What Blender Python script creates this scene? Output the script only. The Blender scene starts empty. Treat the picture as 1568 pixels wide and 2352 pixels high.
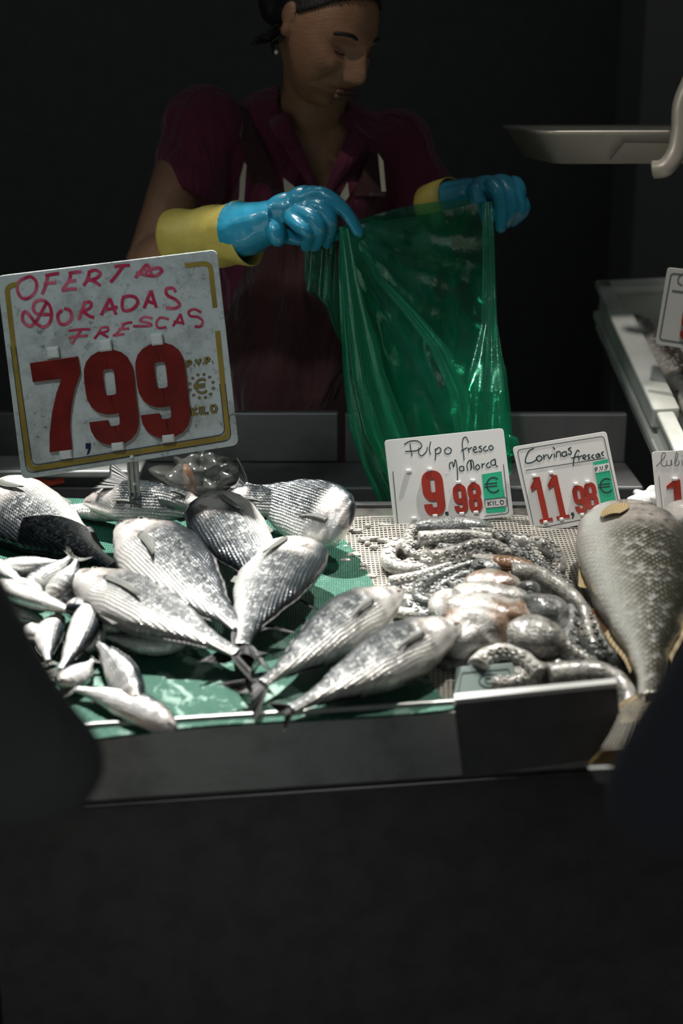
import bpy, bmesh, math, random
from mathutils import Vector, Matrix, noise
R = math.radians
random.seed(7)
SC = bpy.context.scene
COL = SC.collection

# ---------------------------------------------------------------- camera
F = 1568 * 50.0 / 24.0
PITCH = R(16.7)
CAM = Vector((0, 0, 1.6))
FWD = Vector((0, math.cos(PITCH), -math.sin(PITCH)))
UPV = Vector((0, math.sin(PITCH), math.cos(PITCH)))
cd = bpy.data.cameras.new('camera'); cam = bpy.data.objects.new('camera', cd); COL.objects.link(cam)
cam.location = CAM; cam.rotation_euler = (R(90) - PITCH, 0, 0)
cd.sensor_fit = 'HORIZONTAL'; cd.sensor_width = 24; cd.lens = 50
cd.clip_start = 0.05; cd.clip_end = 50
cd.dof.use_dof = True; cd.dof.focus_distance = 2.16; cd.dof.aperture_fstop = 2.0
SC.camera = cam
SC.view_settings.view_transform = 'Standard'; SC.view_settings.look = 'None'
SC.view_settings.gamma = 1; SC.view_settings.use_curve_mapping = False
SC.view_settings.exposure = 0.0

# ---------------------------------------------------------------- light
w = bpy.data.worlds.new('world'); SC.world = w; w.use_nodes = True
w.node_tree.nodes['Background'].inputs[0].default_value = (0.9, 1.0, 1.0, 1)
w.node_tree.nodes['Background'].inputs[1].default_value = 0.060

def spot(name, loc, target, power, angle, blend, radius, color=(1, 1, 1)):
    l = bpy.data.lights.new(name, 'SPOT'); l.energy = power; l.spot_size = R(angle); l.spot_blend = blend
    l.shadow_soft_size = radius; l.color = color
    o = bpy.data.objects.new(name, l); COL.objects.link(o); o.location = loc
    o.rotation_euler = (Vector(target) - Vector(loc)).to_track_quat('-Z', 'Y').to_euler()
    return o
spot('sun_key_spot', (-0.50, 2.75, 3.3), (-0.27, 1.78, 0.95), 980, 23, 0.55, 0.03, (1.0, 0.97, 0.92))  # unseen spot standing in for the sun on the bream
spot('right_fill_spot', (0.75, 2.5, 3.3), (0.38, 1.87, 0.95), 300, 26, 0.6, 0.03, (1.0, 0.96, 0.88))  # weaker unseen spot added for the octopus side
spot('sign_fill_spot', (-0.85, 0.75, 2.9), (-0.12, 2.2, 1.10), 46, 24, 0.7, 0.10, (0.86, 0.98, 1.0))  # unseen fill added to light the sign faces
spot('crate_fill_spot', (0.55, 1.7, 3.2), (0.62, 2.35, 1.1), 55, 26, 0.7, 0.06, (1.0, 0.95, 0.86))  # added spot that brightens the crate, no lamp hangs there
spot('glove_fill_spot', (-1.7, 1.6, 2.7), (-0.17, 2.36, 1.38), 24, 11, 0.9, 0.08, (1.0, 0.97, 0.92))  # narrow spot added to pick out the nearer glove
spot('added_fill_spot', (-0.75, 1.75, 3.0), (0.02, 2.48, 1.64), 24, 9, 0.8, 0.02, (1.0, 0.90, 0.80))  # added side light that gives the face relief
spot('added_fill_spot', (-0.9, 0.6, 2.2), (0.46, 2.42, 1.49), 40, 8, 0.8, 0.05, (1.0, 0.93, 0.85))  # added to brighten the front of the scale pan
spot('added_fill_spot', (-0.35, 0.6, 2.8), (0.33, 2.2, 1.03), 75, 14, 0.7, 0.05, (1.0, 0.97, 0.93))  # added to brighten the small price signs
spot('panel_fill_spot', (-0.05, -0.5, 1.35), (-0.20, 1.6, 0.78), 9, 20, 0.9, 0.2, (0.93, 1.0, 0.93))  # added low spot lifting the front panel between the customers
def area(name, loc, target, power, size, color=(1, 1, 1)):
    l = bpy.data.lights.new(name, 'AREA'); l.energy = power; l.size = size; l.color = color
    o = bpy.data.objects.new(name, l); COL.objects.link(o); o.location = loc
    o.rotation_euler = (Vector(target) - Vector(loc)).to_track_quat('-Z', 'Y').to_euler(); return o
area('front_fill_area', (-2.6, -1.6, 2.7), (0.2, 2.2, 1.1), 3, 1.4, (0.95, 1.0, 0.98))  # soft fill added for all surfaces facing the camera

# ---------------------------------------------------------------- pixel <-> place
def ray(px, py):
    return (FWD + Vector((1, 0, 0)) * ((px - 784) / F) + UPV * (-(py - 1176) / F))
def at(px, py, Y):
    d = ray(px, py); return CAM + d * (Y / d.y)
SLOPE = R(13)
TN = Vector((0, -math.sin(SLOPE), math.cos(SLOPE)))          # normal of the sloping counter
T0 = Vector((0, 1.61, 0.85))
def hit(px, py, p0, n):
    d = ray(px, py); return CAM + d * ((p0 - CAM).dot(n) / d.dot(n))
def tb(px, py, h=0.0):
    return hit(px, py, T0 + TN * h, TN)
def mpp(p):                                                  # metres per pixel at a place
    return (p - CAM).dot(FWD) / F

# ---------------------------------------------------------------- nodes
class NT:
    def __init__(s, name):
        s.m = bpy.data.materials.new(name); s.m.use_nodes = True
        s.t = s.m.node_tree; s.t.nodes.clear()
        s.out = s.t.nodes.new('ShaderNodeOutputMaterial')
    def n(s, typ, ins=None, **kw):
        nd = s.t.nodes.new('ShaderNode' + typ)
        for k, v in kw.items(): setattr(nd, k, v)
        for k, v in (ins or {}).items(): s.set(nd.inputs[k], v)
        return nd
    def set(s, sock, v):
        if hasattr(v, 'outputs'): v = v.outputs[0]
        if isinstance(v, bpy.types.NodeSocket): s.t.links.new(v, sock)
        else:
            if isinstance(v, (tuple, list)) and len(v) == 3 and sock.type == 'RGBA': v = (*v, 1)
            sock.default_value = v
    def math(s, op, a, b=0.0, c=None, clamp=False):
        nd = s.n('Math', {0: a, 1: b}, operation=op, use_clamp=clamp)
        if c is not None: s.set(nd.inputs[2], c)
        return nd
    def mix(s, f, a, b, blend='MIX'):
        nd = s.n('Mix', data_type='RGBA', blend_type=blend)
        s.set(nd.inputs[0], f); s.set(nd.inputs[6], a); s.set(nd.inputs[7], b)
        return nd.outputs[2]
    def ramp(s, f, stops, interp='LINEAR'):
        nd = s.n('ValToRGB', {0: f}); cr = nd.color_ramp; cr.interpolation = interp
        while len(cr.elements) < len(stops): cr.elements.new(0.5)
        for e, (p, c) in zip(cr.elements, stops):
            e.position = p; e.color = (c, c, c, 1) if not isinstance(c, tuple) else (*c, 1)
        return nd
    def step(s, v, a, b):
        nd = s.n('MapRange', {0: v, 1: a, 2: b, 3: 0.0, 4: 1.0}, interpolation_type='SMOOTHSTEP'); return nd
    def bsdf(s, **ins):
        b = s.n('BsdfPrincipled')
        for k, v in ins.items(): s.set(b.inputs[k.replace('_', ' ')], v)
        s.t.links.new(b.outputs[0], s.out.inputs[0]); return b
    def noise(s, scale, vec=None, detail=3, rough=0.5, dist=0.0):
        nd = s.n('TexNoise', {'Scale': scale, 'Detail': detail, 'Roughness': rough, 'Distortion': dist})
        if vec is not None: s.set(nd.inputs['Vector'], vec)
        return nd
    def obj(s):
        return s.n('TexCoord').outputs['Object']
    def bump(s, h, strength=0.3, dist=0.002, normal=None):
        nd = s.n('Bump', {'Height': h, 'Strength': strength, 'Distance': dist})
        if normal is not None: s.set(nd.inputs['Normal'], normal)
        return nd

def plain(name, col, rough=0.5, metal=0.0, coat=0.0, bumps=None, var=0.0, spec=0.5):
    t = NT(name); c = t.obj(); ins = dict(Base_Color=col, Roughness=rough, Metallic=metal, Coat_Weight=coat)
    if var:
        nz = t.noise(25, c, 5, 0.6)
        ins['Base_Color'] = t.mix(t.step(nz, 0.35, 0.7), col, tuple(x * (1 - var) for x in col))
    ins['Specular_IOR_Level'] = spec
    if bumps:
        ins['Normal'] = t.bump(t.noise(bumps[0], c, 4), bumps[1], bumps[2])
    t.bsdf(**ins); return t.m

M = {}
def steel(name, col, rough, var=0.35, metal=0.75):
    t = NT(name); c = t.obj()
    mp = t.n('Mapping', {'Vector': c, 'Scale': (3, 60, 60)})
    br = t.noise(3, mp, 3)
    sp = t.noise(9, c, 6, 0.65)
    f = t.step(sp, 0.42, 0.72)
    t.bsdf(Base_Color=t.mix(f, col, tuple(x * (1 - var) for x in col)), Metallic=metal,
           Roughness=t.math('ADD', t.math('MULTIPLY', sp, 0.25), rough - 0.1), Normal=t.bump(br, 0.15, 0.001))
    return t.m
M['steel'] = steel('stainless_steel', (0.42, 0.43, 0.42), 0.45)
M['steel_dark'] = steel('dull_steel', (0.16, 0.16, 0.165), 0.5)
M['steel_pan'] = steel('pan_steel', (0.50, 0.46, 0.40), 0.35, 0.2, 0.35)
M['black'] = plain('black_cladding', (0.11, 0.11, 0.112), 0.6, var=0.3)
M['wall'] = plain('dark_wall', (0.12, 0.12, 0.12), 0.9, var=0.2)
M['floor'] = plain('dark_floor', (0.14, 0.14, 0.14), 0.7, var=0.3)
M['rubber'] = plain('dark_fabric', (0.10, 0.10, 0.103), 0.9, bumps=(40, 0.4, 0.01))
M['navy'] = plain('navy_fabric', (0.09, 0.09, 0.115), 0.9, bumps=(30, 0.5, 0.01))
M['red'] = plain('red_number_plastic', (0.36, 0.035, 0.022), 0.35, coat=0.2, var=0.25)
M['deepred'] = plain('deep_red_number_plastic', (0.20, 0.014, 0.010), 0.35, coat=0.2, var=0.4)
M['ink'] = plain('dark_green_ink', (0.012, 0.035, 0.035), 0.6)
M['grey_ink'] = plain('grey_ink', (0.18, 0.19, 0.19), 0.6)
M['navy_ink'] = plain('navy_ink', (0.01, 0.01, 0.05), 0.5)
M['gold'] = plain('gold_print', (0.36, 0.26, 0.045), 0.45, var=0.3)
M['green_label'] = plain('green_label', (0.02, 0.42, 0.23), 0.5, var=0.1)
M['tab'] = plain('white_tab_plastic', (0.72, 0.74, 0.73), 0.4)
M['redtag'] = plain('red_tag', (0.55, 0.07, 0.03), 0.6)
M['white'] = plain('white_cloth', (0.62, 0.55, 0.45), 0.8)
M['ice'] = plain('white_crumpled_ice', (0.85, 0.85, 0.83), 0.35, bumps=(60, 0.8, 0.01))
M['eye'] = plain('fish_eye', (0.55, 0.52, 0.42), 0.15, coat=0.5)
M['pupil'] = plain('fish_pupil', (0.01, 0.01, 0.012), 0.08, coat=1)
M['mouth'] = plain('fish_mouth', (0.10, 0.06, 0.05), 0.4)

def marker():
    t = NT('red_marker_ink'); c = t.obj(); nz = t.noise(45, c, 3); 
    t.bsdf(Base_Color=t.mix(t.step(nz, 0.4, 0.65), (0.50, 0.02, 0.08), (0.68, 0.14, 0.22)), Roughness=0.5); return t.m
M['marker'] = marker()
def board():
    t = NT('worn_white_board'); c = t.obj()
    a = t.noise(14, c, 8, 0.7); b = t.noise(90, c, 5, 0.7); v = t.n('TexVoronoi', {'Vector': c, 'Scale': 42.0})
    d1 = t.step(a, 0.44, 0.66); d2 = t.step(b, 0.56, 0.64); sp = t.step(v.outputs['Distance'], 0.13, 0.07)
    sel = t.step(t.noise(23, c, 1), 0.56, 0.6)
    dirt = t.math('MAXIMUM', t.math('MULTIPLY', d1, 0.5), t.math('MULTIPLY', d2, t.math('ADD', t.math('MULTIPLY', d1, 0.7), 0.4)))
    dirt = t.math('MAXIMUM', dirt, t.math('MULTIPLY', t.math('MULTIPLY', sp, sel), 0.35))
    t.bsdf(Base_Color=t.mix(dirt, (0.60, 0.65, 0.65), (0.16, 0.17, 0.15)), Roughness=0.38,
           Normal=t.bump(t.math('ADD', sp, b), 0.15, 0.001)); return t.m
M['board'] = board()
def board2():
    t = NT('white_sign_plastic'); c = t.obj(); b = t.noise(70, c, 6, 0.7); s2 = t.noise(12, c, 4)
    t.bsdf(Base_Color=t.mix(t.math('MULTIPLY', t.step(b, 0.6, 0.72), t.step(s2, .45, .65)), (0.72, 0.71, 0.69), (0.28, 0.27, 0.25)), Roughness=0.35); return t.m
M['board2'] = board2()
def crate_mat():
    t = NT('white_crate_plastic'); c = t.obj(); a = t.noise(9, c, 5)
    t.bsdf(Base_Color=t.mix(t.step(a, 0.4, 0.7), (0.74, 0.76, 0.73), (0.52, 0.53, 0.48)), Roughness=0.45, Subsurface_Weight=0.1, Subsurface_Radius=(.02,.02,.02)); return t.m
M['crate'] = crate_mat()

def fish_mat(name, back, flank, belly, sx, sy, bumpk, blotch=0.5, metal=0.35, rough=0.33, pattern=0.5, back0=0.12, lsp=0.0044, lk=0.38):
    """uv 'metric' = place on the flank in metres, uv 'norm' = (nose-to-tail 0..1, belly -1..back 1)"""
    t = NT(name)
    um = t.n('UVMap', uv_map='metric'); un = t.n('UVMap', uv_map='norm')
    sm = t.n('SeparateXYZ', {0: um}); sn = t.n('SeparateXYZ', {0: un})
    wob = t.noise(35, um, 2)
    wv = t.math('MULTIPLY', t.math('SUBTRACT', wob, 0.5), 0.5)
    u = t.math('ADD', t.math('DIVIDE', sm.outputs[0], sx), wv); v = t.math('ADD', t.math('DIVIDE', sm.outputs[1], sy), t.math('MULTIPLY', wv, 0.7))
    f1, f2 = t.math('ADD', u, v), t.math('SUBTRACT', u, v)
    r1, r2 = t.math('FRACT', f1), t.math('FRACT', f2)
    lift = t.math('MULTIPLY', r1, r2); lift = t.math('POWER', lift, 0.7)
    rim = t.step(t.math('MINIMUM', r1, r2), 0.42, 0.16)  # shade in the pockets between scales, mixed into the colour
    cell = t.n('TexWhiteNoise', {'Vector': t.n('CombineXYZ', {0: t.math('FLOOR', f1), 1: t.math('FLOOR', f2)}).outputs[0]}, noise_dimensions='2D')
    body = t.step(sn.outputs[0], 0.20, 0.30)                      # no scales on the head
    yn = t.math('ADD', sn.outputs[1], t.math('MULTIPLY', t.math('SUBTRACT', t.noise(22, um, 5, 0.65), 0.5), blotch))
    kb = t.step(yn, back0, 0.85); kw = t.step(yn, -0.1, -0.65)
    strk = t.noise(1, t.n('Mapping', {'Vector': um, 'Scale': (18, 330, 1)}), 3, 0.6)
    mott = t.noise(1, t.n('Mapping', {'Vector': um, 'Scale': (55, 120, 1)}), 4, 0.7)
    col = t.mix(kb, flank, back); col = t.mix(kw, col, belly)
    dk = t.math('MULTIPLY', t.step(t.math('ADD', t.math('MULTIPLY', strk, 0.5), t.math('MULTIPLY', mott, 0.5)), 0.44, 0.60), t.math('ADD', t.math('MULTIPLY', t.step(yn, -0.75, 0.5), pattern), 0.1))
    col = t.mix(t.math('MULTIPLY', dk, body), col, tuple(x * 0.6 for x in back))
    col = t.mix(t.math('MULTIPLY', t.math('MULTIPLY', rim, body), t.math('MULTIPLY', t.step(yn, -0.8, 0.3), 1.0)), col, tuple(x * 0.7 for x in back))
    col = t.mix(t.math('MULTIPLY', t.step(cell, 0.6, 0.95), t.math('MULTIPLY', body, t.math('MULTIPLY', t.step(yn, 0.9, -0.2), 0.6))), col, (0.9, 0.9, 0.88))
    lines = t.math('SINE', t.math('ADD', t.math('MULTIPLY', sm.outputs[1], 2 * math.pi / lsp), t.math('MULTIPLY', wob, 5.0)))
    lf = t.math('MULTIPLY', t.math('MULTIPLY', t.step(lines, 0.0, 0.9), body), t.math('MULTIPLY', t.step(yn, -0.5, 0.2), lk))
    col = t.mix(lf, col, tuple(x * 0.8 for x in back))
    headn = t.math('SUBTRACT', 1.0, body)
    hd = t.mix(t.step(t.noise(55, um, 4), 0.48, 0.68), (0.60, 0.54, 0.50), (0.13, 0.115, 0.10))
    hd = t.mix(t.step(yn, 0.0, -0.5), hd, (0.75, 0.72, 0.69)); hd = t.mix(t.step(yn, .45, .85), hd, back)
    col = t.mix(t.math('MULTIPLY', headn, 0.75), col, hd)
    h = t.math('ADD', t.math('ADD', t.math('MULTIPLY', lift, body), t.math('MULTIPLY', t.math('MULTIPLY', lines, body), lk * -0.4)), t.math('MULTIPLY', t.math('MULTIPLY', cell, body), 0.5))
    b1 = t.bump(h, bumpk, sx * 0.6); b2 = t.bump(t.noise(300, um, 3, 0.7), 0.35, 0.002, b1); b3 = t.bump(t.noise(45, um, 3), 0.25, 0.004, b2)
    t.bsdf(Base_Color=col, Metallic=metal, Roughness=t.math('ADD', t.math('MULTIPLY', mott, 0.3), rough - 0.15),
           Normal=b3, Coat_Weight=0.6, Coat_Roughness=0.12, Coat_Normal=b3)
    return t.m
M['bream'] = fish_mat('bream_skin', (0.030, 0.040, 0.047), (0.36, 0.38, 0.385), (0.74, 0.73, 0.70), 0.0045, 0.0055, 0.9, 0.7, 0.55, 0.33, 0.95)
M['meagre'] = fish_mat('meagre_skin', (0.045, 0.045, 0.028), (0.52, 0.51, 0.44), (0.84, 0.82, 0.77), 0.0085, 0.0105, 1.0, 0.3, 0.40, 0.24, 0.6, -0.35, lk=0.0)
M['sardine'] = fish_mat('sardine_skin', (0.025, 0.036, 0.045), (0.66, 0.67, 0.66), (0.90, 0.89, 0.86), 0.004, 0.005, 0.3, 0.35, 0.4, 0.28, 0.15)
M['brownfish'] = fish_mat('brown_fish_skin', (0.045, 0.03, 0.024), (0.14, 0.10, 0.085), (0.62, 0.58, 0.54), 0.006, 0.007, 0.3, 0.3, 0.2, 0.35, 0.3)
def fin_mat(name, a, b, alpha=0.9):
    t = NT(name); um = t.n('UVMap', uv_map='metric'); sx = t.n('SeparateXYZ', {0: um})
    wv = t.math('SINE', t.math('MULTIPLY', sx.outputs[0], 60.0)); nz = t.noise(5, um, 3)
    t.bsdf(Base_Color=t.mix(t.step(t.math('ADD', wv, t.math('MULTIPLY', nz, 1.2)), -0.3, 1.2), a, b), Roughness=0.5, Alpha=alpha,
           Normal=t.bump(wv, 0.3, 0.001), Specular_IOR_Level=0.3); return t.m
M['fin_dark'] = fin_mat('dark_fin', (0.006, 0.007, 0.008), (0.022, 0.024, 0.023), 0.97)
M['fin_grey'] = fin_mat('grey_fin', (0.045, 0.05, 0.045), (0.17, 0.175, 0.155), 0.93)
M['fin_tan'] = fin_mat('tan_fin', (0.30, 0.20, 0.09), (0.50, 0.40, 0.22), 0.95)
M['fin_pale'] = fin_mat('pale_fin', (0.40, 0.36, 0.30), (0.62, 0.58, 0.5), 0.9)

def octo(name, a, b, c, brown=0.0, lo=0.50):
    t = NT(name); o = t.obj()
    n1 = t.noise(38, o, 6, 0.7, 0.6); n2 = t.noise(170, o, 4, 0.7); n3 = t.noise(13, o, 3)
    v = t.n('TexVoronoi', {'Vector': o, 'Scale': 260.0})
    col = t.mix(t.step(n1, lo - 0.06, lo + 0.10), a, b); col = t.mix(t.math('MULTIPLY', t.step(n2, 0.50, 0.66), 0.35), col, c)
    col = t.mix(t.math('MULTIPLY', t.step(n3, 0.60 - 0.16 * brown, 0.70 - 0.1 * brown), brown), col, (0.20, 0.085, 0.025))
    b1 = t.bump(n1, 0.35, 0.005); b2 = t.bump(v.outputs['Distance'], 0.35, 0.002, b1); b3 = t.bump(t.noise(120, o, 4, 0.6), 0.3, 0.004, b2)
    t.bsdf(Base_Color=col, Roughness=0.22, Normal=b3, Coat_Weight=1.0, Coat_Roughness=0.05, Coat_Normal=t.bump(t.noise(80, o, 4, 0.6), 0.4, 0.0035), Subsurface_Weight=0.15, Subsurface_Radius=(.01, .008, .006), Subsurface_Scale=1.0)
    return t.m
M['octo'] = octo('octopus_skin_pale', (0.36, 0.35, 0.32), (0.14, 0.135, 0.125), (0.05, 0.05, 0.047), 0.0)
M['octo_white'] = octo('octopus_skin_white', (0.50, 0.485, 0.45), (0.22, 0.21, 0.195), (0.08, 0.075, 0.07), 0.0, 0.50)
M['octo_brown'] = octo('octopus_skin_brown_patched', (0.42, 0.41, 0.38), (0.20, 0.19, 0.17), (0.08, 0.07, 0.06), 1.0, 0.55)
M['octo_brown2'] = octo('octopus_skin_glossy_brown', (0.48, 0.47, 0.45), (0.20, 0.18, 0.16), (0.08, 0.065, 0.05), 0.8, 0.52)
M['octo_grey'] = octo('octopus_skin_grey', (0.20, 0.21, 0.205), (0.09, 0.095, 0.09), (0.03, 0.03, 0.03), 0.0)
M['octo_dark'] = octo('octopus_skin_dark', (0.11, 0.12, 0.115), (0.04, 0.045, 0.04), (0.015, 0.015, 0.015), 0.3)

def greenmat():
    t = NT('green_plastic_mat'); um = t.n('UVMap', uv_map='metric')
    s = t.n('SeparateXYZ', {0: um})
    rib = t.math('MULTIPLY', t.math('SINE', t.math('MULTIPLY', s.outputs[0], 2 * math.pi / 0.0034)), t.math('ADD', t.math('MULTIPLY', t.math('SINE', t.math('MULTIPLY', s.outputs[1], 2 * math.pi / 0.0060)), 0.35), 0.8))
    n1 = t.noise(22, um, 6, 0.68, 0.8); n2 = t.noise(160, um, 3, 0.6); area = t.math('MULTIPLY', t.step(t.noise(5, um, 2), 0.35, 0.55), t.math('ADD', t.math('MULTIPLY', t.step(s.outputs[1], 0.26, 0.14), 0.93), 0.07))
    glint_paint = t.math('MULTIPLY', t.step(n1, 0.52, 0.60), area)  # glints of light on the wet mat, painted as pale patches
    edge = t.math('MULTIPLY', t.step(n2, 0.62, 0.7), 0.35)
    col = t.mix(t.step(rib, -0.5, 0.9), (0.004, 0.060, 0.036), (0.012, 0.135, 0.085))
    col = t.mix(t.math('MULTIPLY', glint_paint, 0.62), col, (0.45, 0.66, 0.56)); col = t.mix(edge, col, (0.20, 0.32, 0.27))
    b = t.bump(rib, 0.55, 0.0012); b2 = t.bump(n1, 0.4, 0.006, b)
    t.bsdf(Base_Color=col, Roughness=t.math('SUBTRACT', 0.5, t.math('MULTIPLY', glint_paint, 0.3)), Normal=b2, Specular_IOR_Level=0.5, Coat_Weight=t.math('MULTIPLY', glint_paint, 0.6), Coat_Roughness=0.15); return t.m
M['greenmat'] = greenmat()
M['net'] = plain('white_net_plastic', (0.50, 0.47, 0.41), 0.5, var=0.3)
M['net_dirty'] = plain('stained_yellow_net', (0.42, 0.30, 0.10), 0.5, bumps=(200, 0.6, 0.003), var=0.6)
M['wet_steel'] = plain('wet_steel_top', (0.15, 0.14, 0.13), 0.3, metal=0.4, bumps=(50, 0.3, 0.003), var=0.5)

def film(name, diff, trans, tint, k_tr, gloss=0.18):
    t = NT(name); o = t.obj()
    n1 = t.noise(14, o, 4, 0.6, 1.0); n2 = t.noise(1, t.n('Mapping', {'Vector': o, 'Scale': (45, 45, 10), 'Rotation': (0, -0.35, 0)}), 3, 0.6, 0.5)
    bm = t.bump(t.math('ADD', n1, t.math('MULTIPLY', n2, 0.25)), 0.30, 0.008)
    d = t.n('BsdfDiffuse', {'Color': diff, 'Normal': bm}); tl = t.n('BsdfTranslucent', {'Color': trans, 'Normal': bm})
    tr = t.n('BsdfTransparent', {'Color': tint}); g = t.n('BsdfGlossy', {'Color': (0.75, 1.0, 0.9), 'Roughness': gloss, 'Normal': bm})
    m1 = t.n('MixShader', {0: 0.5, 1: d, 2: tl}); m2 = t.n('MixShader', {0: k_tr, 1: m1, 2: tr})
    lw = t.n('LayerWeight', {'Blend': 0.25}); m3 = t.n('MixShader', {0: t.math('ADD', t.math('MULTIPLY', lw.outputs['Fresnel'], 0.5), 0.05), 1: m2, 2: g})
    t.t.links.new(m3.outputs[0], t.out.inputs[0]); return t.m
M['bag'] = film('green_bag_film', (0.015, 0.24, 0.15), (0.025, 0.44, 0.27), (0.30, 0.85, 0.62), 0.64)
M['clearbag'] = film('clear_bag_film', (0.30, 0.29, 0.28), (0.3, 0.29, 0.28), (0.85, 0.85, 0.85), 0.62, 0.15)

def skin():
    t = NT('skin'); o = t.obj(); n1 = t.noise(30, o, 4); n2 = t.noise(1, t.n('Mapping', {'Vector': o, 'Scale': (90, 90, 260)}), 3)
    t.bsdf(Base_Color=t.mix(n1, (0.26, 0.13, 0.075), (0.48, 0.26, 0.15)), Roughness=0.5, Subsurface_Weight=0.15, Subsurface_Radius=(.02, .008, .004),
           Normal=t.bump(n2, 0.35, 0.003, t.bump(t.noise(18, o, 3), 0.3, 0.006))); return t.m
M['skin'] = skin()
M['hair'] = plain('dark_hair', (0.012, 0.010, 0.010), 0.6, bumps=(120, 0.6, 0.004))
def cloth(name, col, sc=14, st=0.9):
    t = NT(name); o = t.obj(); n1 = t.noise(1, t.n('Mapping', {'Vector': o, 'Scale': (sc, sc, sc * 0.45), 'Rotation': (0, 0.5, 0)}), 3, 0.55, 1.2)
    t.bsdf(Base_Color=col, Roughness=0.85, Normal=t.bump(n1, st, 0.03), Sheen_Weight=0.2); return t.m
M['shirt'] = cloth('maroon_shirt', (0.13, 0.014, 0.045))
M['apron'] = cloth('dark_red_apron', (0.050, 0.009, 0.012))
M['glove'] = plain('blue_rubber', (0.022, 0.27, 0.42), 0.28, coat=0.35, bumps=(55, 0.25, 0.004), var=0.15)
M['cuff'] = plain('yellow_rubber', (0.52, 0.42, 0.09), 0.55, bumps=(45, 0.35, 0.004), var=0.2)

# ---------------------------------------------------------------- mesh builder
OFF = {}
class MB:
    def __init__(s): s.v = []; s.f = []; s.uv = []; s.uv2 = []
    def add(s, vs, fs):
        b = len(s.v); s.v += [Vector(v) for v in vs]; s.f += [tuple(b + i for i in f) for f in fs]
    def box(s, c, d, mat=None):
        hx, hy, hz = d[0] / 2, d[1] / 2, d[2] / 2
        vs = [Vector((x * hx, y * hy, z * hz)) for x in (-1, 1) for y in (-1, 1) for z in (-1, 1)]
        if mat is not None: vs = [mat @ v for v in vs]
        vs = [v + Vector(c) for v in vs]
        s.add(vs, [(0, 1, 3, 2), (4, 6, 7, 5), (0, 4, 5, 1), (2, 3, 7, 6), (0, 2, 6, 4), (1, 5, 7, 3)])
    def slab(s, quad, th, n):
        """a quad of four points given thickness th against direction n"""
        a = [Vector(q) for q in quad]; b = [q - Vector(n) * th for q in a]; k = len(a)
        s.add(a + b, [tuple(range(k)), tuple(range(2 * k - 1, k - 1, -1))] + [(i, i + k, (i + 1) % k + k, (i + 1) % k) for i in range(k)])
    def tube(s, pts, rad, n=12, cap=True, flat=1.0, upv=None):
        pts = [Vector(p) for p in pts]; k = len(pts)
        if not hasattr(rad, '__len__'): rad = [rad] * k
        b = len(s.v); prev = None
        for i, p in enumerate(pts):
            tn = (pts[min(i + 1, k - 1)] - pts[max(i - 1, 0)]).normalized()
            if upv is not None: a = Vector(upv)
            elif prev is None: a = Vector((0, 0, 1)) if abs(tn.z) < 0.9 else Vector((1, 0, 0))
            else: a = prev
            a = (a - tn * a.dot(tn)).normalized(); prev = a; c = tn.cross(a)
            for j in range(n):
                q = 2 * math.pi * j / n
                s.v.append(p + (a * math.cos(q) * flat + c * math.sin(q)) * rad[i])
        for i in range(k - 1):
            for j in range(n):
                s.f.append((b + i * n + j, b + i * n + (j + 1) % n, b + (i + 1) * n + (j + 1) % n, b + (i + 1) * n + j))
        if cap:
            s.f.append(tuple(b + j for j in range(n))[::-1]); s.f.append(tuple(b + (k - 1) * n + j for j in range(n)))
    def blob(s, c, r, rot=None, nu=24, nv=16, amp=0.0, fq=20, pw=1.0):
        b = len(s.v); c = Vector(c)
        for i in range(nv + 1):
            th = math.pi * i / nv
            for j in range(nu):
                ph = 2 * math.pi * j / nu
                d = Vector((math.sin(th) * math.cos(ph), math.sin(th) * math.sin(ph), math.cos(th)))
                p = Vector((d.x * r[0], d.y * r[1], d.z * r[2]))
                if rot is not None: p = rot @ p
                if amp: p *= 1 + amp * noise.noise((c + p) * fq)
                s.v.append(c + p)
        for i in range(nv):
            for j in range(nu):
                s.f.append((b + i * nu + j, b + (i + 1) * nu + j, b + (i + 1) * nu + (j + 1) % nu, b + i * nu + (j + 1) % nu))
    def build(s, name, mat, parent=None, smooth=True, bevel=0.0, sub=0):
        off = OFF.get(parent.name, Vector()) if parent else Vector()
        me = bpy.data.meshes.new(name); me.from_pydata([tuple(v - off) for v in s.v], [], s.f); me.validate(); me.update()
        if len(s.uv) == len(s.v):
            for nm, arr in (('metric', s.uv), ('norm', s.uv2)):
                if len(arr) != len(s.v): continue
                l = me.uv_layers.new(name=nm)
                for lp in me.loops: l.data[lp.index].uv = arr[lp.vertex_index]
        me.materials.append(mat)
        o = bpy.data.objects.new(name, me); COL.objects.link(o)
        if parent: o.parent = parent; OFF[o.name] = off
        if smooth:
            for p in me.polygons: p.use_smooth = True
        if bevel:
            m = o.modifiers.new('bevel', 'BEVEL'); m.width = bevel; m.segments = 2; m.limit_method = 'ANGLE'
        if sub:
            m = o.modifiers.new('sub', 'SUBSURF'); m.levels = sub; m.render_levels = sub
        return o

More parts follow.
